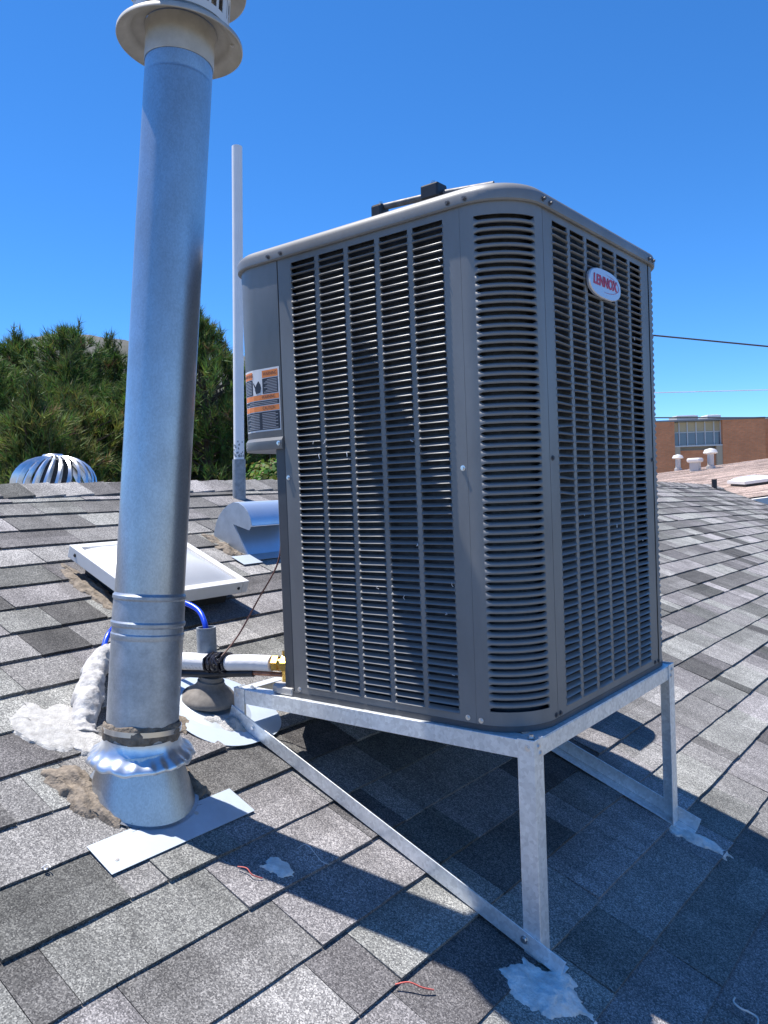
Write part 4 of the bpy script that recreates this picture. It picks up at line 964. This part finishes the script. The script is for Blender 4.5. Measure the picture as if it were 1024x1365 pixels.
k = MB(); pr = [F1+ue*(-8.6)+ve*0.4-bn*0.25, F1+ue*15.6+ve*0.4-bn*0.25, F1+ue*15.6+ve*(LB-0.4)-bn*0.25, F1+ue*(-8.6)+ve*(LB-0.4)-bn*0.25]
k.add(pr+[Vector((v.x, v.y, -4.2)) for v in pr], [(0, 1, 5, 4), (1, 2, 6, 5), (2, 3, 7, 6), (3, 0, 4, 7)]); k.build('wall', M['stucco'], nh)
def onb(P_): P_ = Vector(P_); return P_+Vector((0, 0, 1))*((F1-P_).dot(bn)/bn.z)
def mush(P_, s, label):
    P_ = onb(P_); t_ = thing('roof_vent_pipe', tuple(P_), label, 'roof vent', 'vents on the brown roof')
    m_ = Matrix.Translation(P_); k = MB(); k.lathe([(0.10*s, -0.05), (0.10*s, 0.06*s), (0.07*s, 0.07*s), (0.07*s, 0.34*s)], 14, m_); k.build('pipe', M['vent'], t_, smooth=40)
    k = MB(); k.lathe([(0.02*s, 0.32*s), (0.14*s, 0.34*s), (0.155*s, 0.36*s), (0.12*s, 0.43*s), (0.001, 0.46*s)], 16, m_); k.build('cap', M['white'], t_, smooth=40)
mush((-6.55, 20.85, 0.7), 0.95, 'left mushroom capped vent pipe on the brown roof')
mush((-5.50, 20.20, 0.7), 1.15, 'right taller mushroom capped vent pipe on the brown roof')
P_ = onb((-5.80, 19.9, 0.7)); t_ = thing('box_vent', tuple(P_), 'square grey box vent with white lid between two capped pipes on the brown roof', 'roof vent')
k = MB(); k.box(P_.x-0.11, P_.x+0.11, P_.y-0.11, P_.y+0.11, P_.z-0.05, P_.z+0.22); k.build('body', M['vent'], t_)
k = MB(); k.box(P_.x-0.17, P_.x+0.17, P_.y-0.17, P_.y+0.17, P_.z+0.22, P_.z+0.33); k.build('lid', M['white'], t_, bevel=0.04)
P_ = rp(-2.42, 9.72); k = MB(); k.tube([P_-Vector((0, 0, 0.03)), P_+Vector((0, 0, 0.13))], 0.034, 12); tag(k.build('black_vent_pipe', M['black']), 'short black vent pipe at the far end of the grey roof ridge', 'vent pipe')
P_ = onb((-3.05, 14.2, 0.3)); t_ = thing('neighbour_skylight', tuple(P_), 'white skylight on the brown roof at the right edge', 'skylight')
def sb(a, b, h): return P_+ue*a+ve*b+bn*h
k = MB(); k.box(-0.25, 0.25, -0.30, 0.30, 0.0, 0.05, sb); k.build('curb', M['black'], t_)
k = MB(); k.box(-0.29, 0.29, -0.36, 0.36, 0.05, 0.10, sb); k.build('frame', M['white'], t_)
k = MB(); k.rings([[sb(a*s_, b*s_*1.2, h) for a, b in ((-0.26, -0.26), (0.26, -0.26), (0.26, 0.26), (-0.26, 0.26))] for s_, h in ((1, 0.10), (0.8, 0.14), (0.45, 0.16))], cap0=False); k.build('dome', M['acrylic'], t_)

# ------------------------------------------------------------------ brick building
BL = Vector((-16.957, 48.418, 0)); BRt = Vector((-11.611, 52.638, 0)); bu = (BRt-BL).normalized(); bv = Vector((-bu.y, bu.x, 0))
bb = thing('brick_building', tuple(BL)[:2]+(-4.2,), 'red brick building with a tall bank of windows behind the brown roof', 'building')
pxm = (BRt-BL).length/(1019.6-873)
def BP(u, d_, z): return BL+bu*u+bv*d_+Vector((0, 0, z))      # u metres right of image x 873, d depth, z
def U(px): return (px-873)*pxm
TOP = 4.10
def bbox(name, m, u0, u1, d0, d1, z0, z1, bevel=0): k = MB(); k.box(u0, u1, d0, d1, z0, z1, BP); return k.build(name, M[m], bb)
w0, w1 = U(899), U(963)
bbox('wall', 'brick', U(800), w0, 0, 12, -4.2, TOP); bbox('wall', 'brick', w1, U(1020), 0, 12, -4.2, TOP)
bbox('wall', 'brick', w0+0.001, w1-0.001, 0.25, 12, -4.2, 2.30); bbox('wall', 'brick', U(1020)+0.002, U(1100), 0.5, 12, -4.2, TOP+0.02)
bbox('column', 'colm', w0+0.002, U(906.5), 0.05, 0.248, -4.2, 2.52); bbox('column', 'colm', U(955), w1-0.002, 0.05, 0.248, -4.2, 2.52)
bbox('sill', 'mullion', w0+0.002, w1-0.002, 0.03, 0.26, 2.522, 2.60); bbox('back_wall', 'colm', w0+0.002, w1-0.002, 0.5, 12, 2.301, TOP-0.02)
bbox('coping', 'coping', U(800), U(1020)-0.001, -0.04, 0.4, TOP+0.001, TOP+0.10)
bbox('flat_roof', 'coping', U(800), U(1020)-0.001, 0.401, 12, TOP+0.001, TOP+0.05)
xs = [899.5, 907, 918, 929.8, 941.6, 953.6, 962.5]
win = bbox('window', 'mullion', w0+0.003, w1-0.003, 0.34, 0.36, 2.60, TOP-0.02)
for i in range(6):
    a, b = U(xs[i])+0.03, U(xs[i+1])-0.03
    k = MB(); k.box(a, b, 0.30, 0.335, 2.66, 3.40, BP); k.build('pane', M['glass'], win)
    k = MB(); k.box(a, b, 0.30, 0.335, 3.46, TOP-0.06, BP); k.build('spandrel_panel', M['panel'], win)
for x_ in xs: k = MB(); k.box(U(x_)-0.03, U(x_)+0.03, 0.24, 0.299, 2.601, TOP-0.02, BP); k.build('mullion', M['mullion'], win)
k = MB(); k.box(w0+0.03, w1-0.03, 0.255, 0.298, 3.40, 3.45, BP); k.build('transom', M['mullion'], win)
def rooftop(u0, u1, z1, m, label, cat='rooftop unit'):
    q = BP((u0+u1)/2, 3, TOP+0.05); t_ = thing('rooftop_unit', tuple(q), label, cat, 'machines on the brick building roof')
    k = MB(); k.box(u0, u1, 2.5, 4, TOP+0.05, TOP+z1+0.12, BP); k.build('housing', M[m], t_, bevel=0.03)
    k = MB(); k.box(u0+0.1, u1-0.1, 2.7, 3.8, TOP+z1+0.12, TOP+z1+0.16, BP); k.build('cover', M['white'], t_, bevel=0.01)
rooftop(U(922), U(952), 0.42, 'vent', 'long pale machine housing on the brick building roof above the windows')
rooftop(U(965), U(984), 0.40, 'mullion', 'smaller pale machine housing on the brick roof right of the windows')
rooftop(U(886), U(894), 0.16, 'mullion', 'lowest small box on the brick roof at the left')
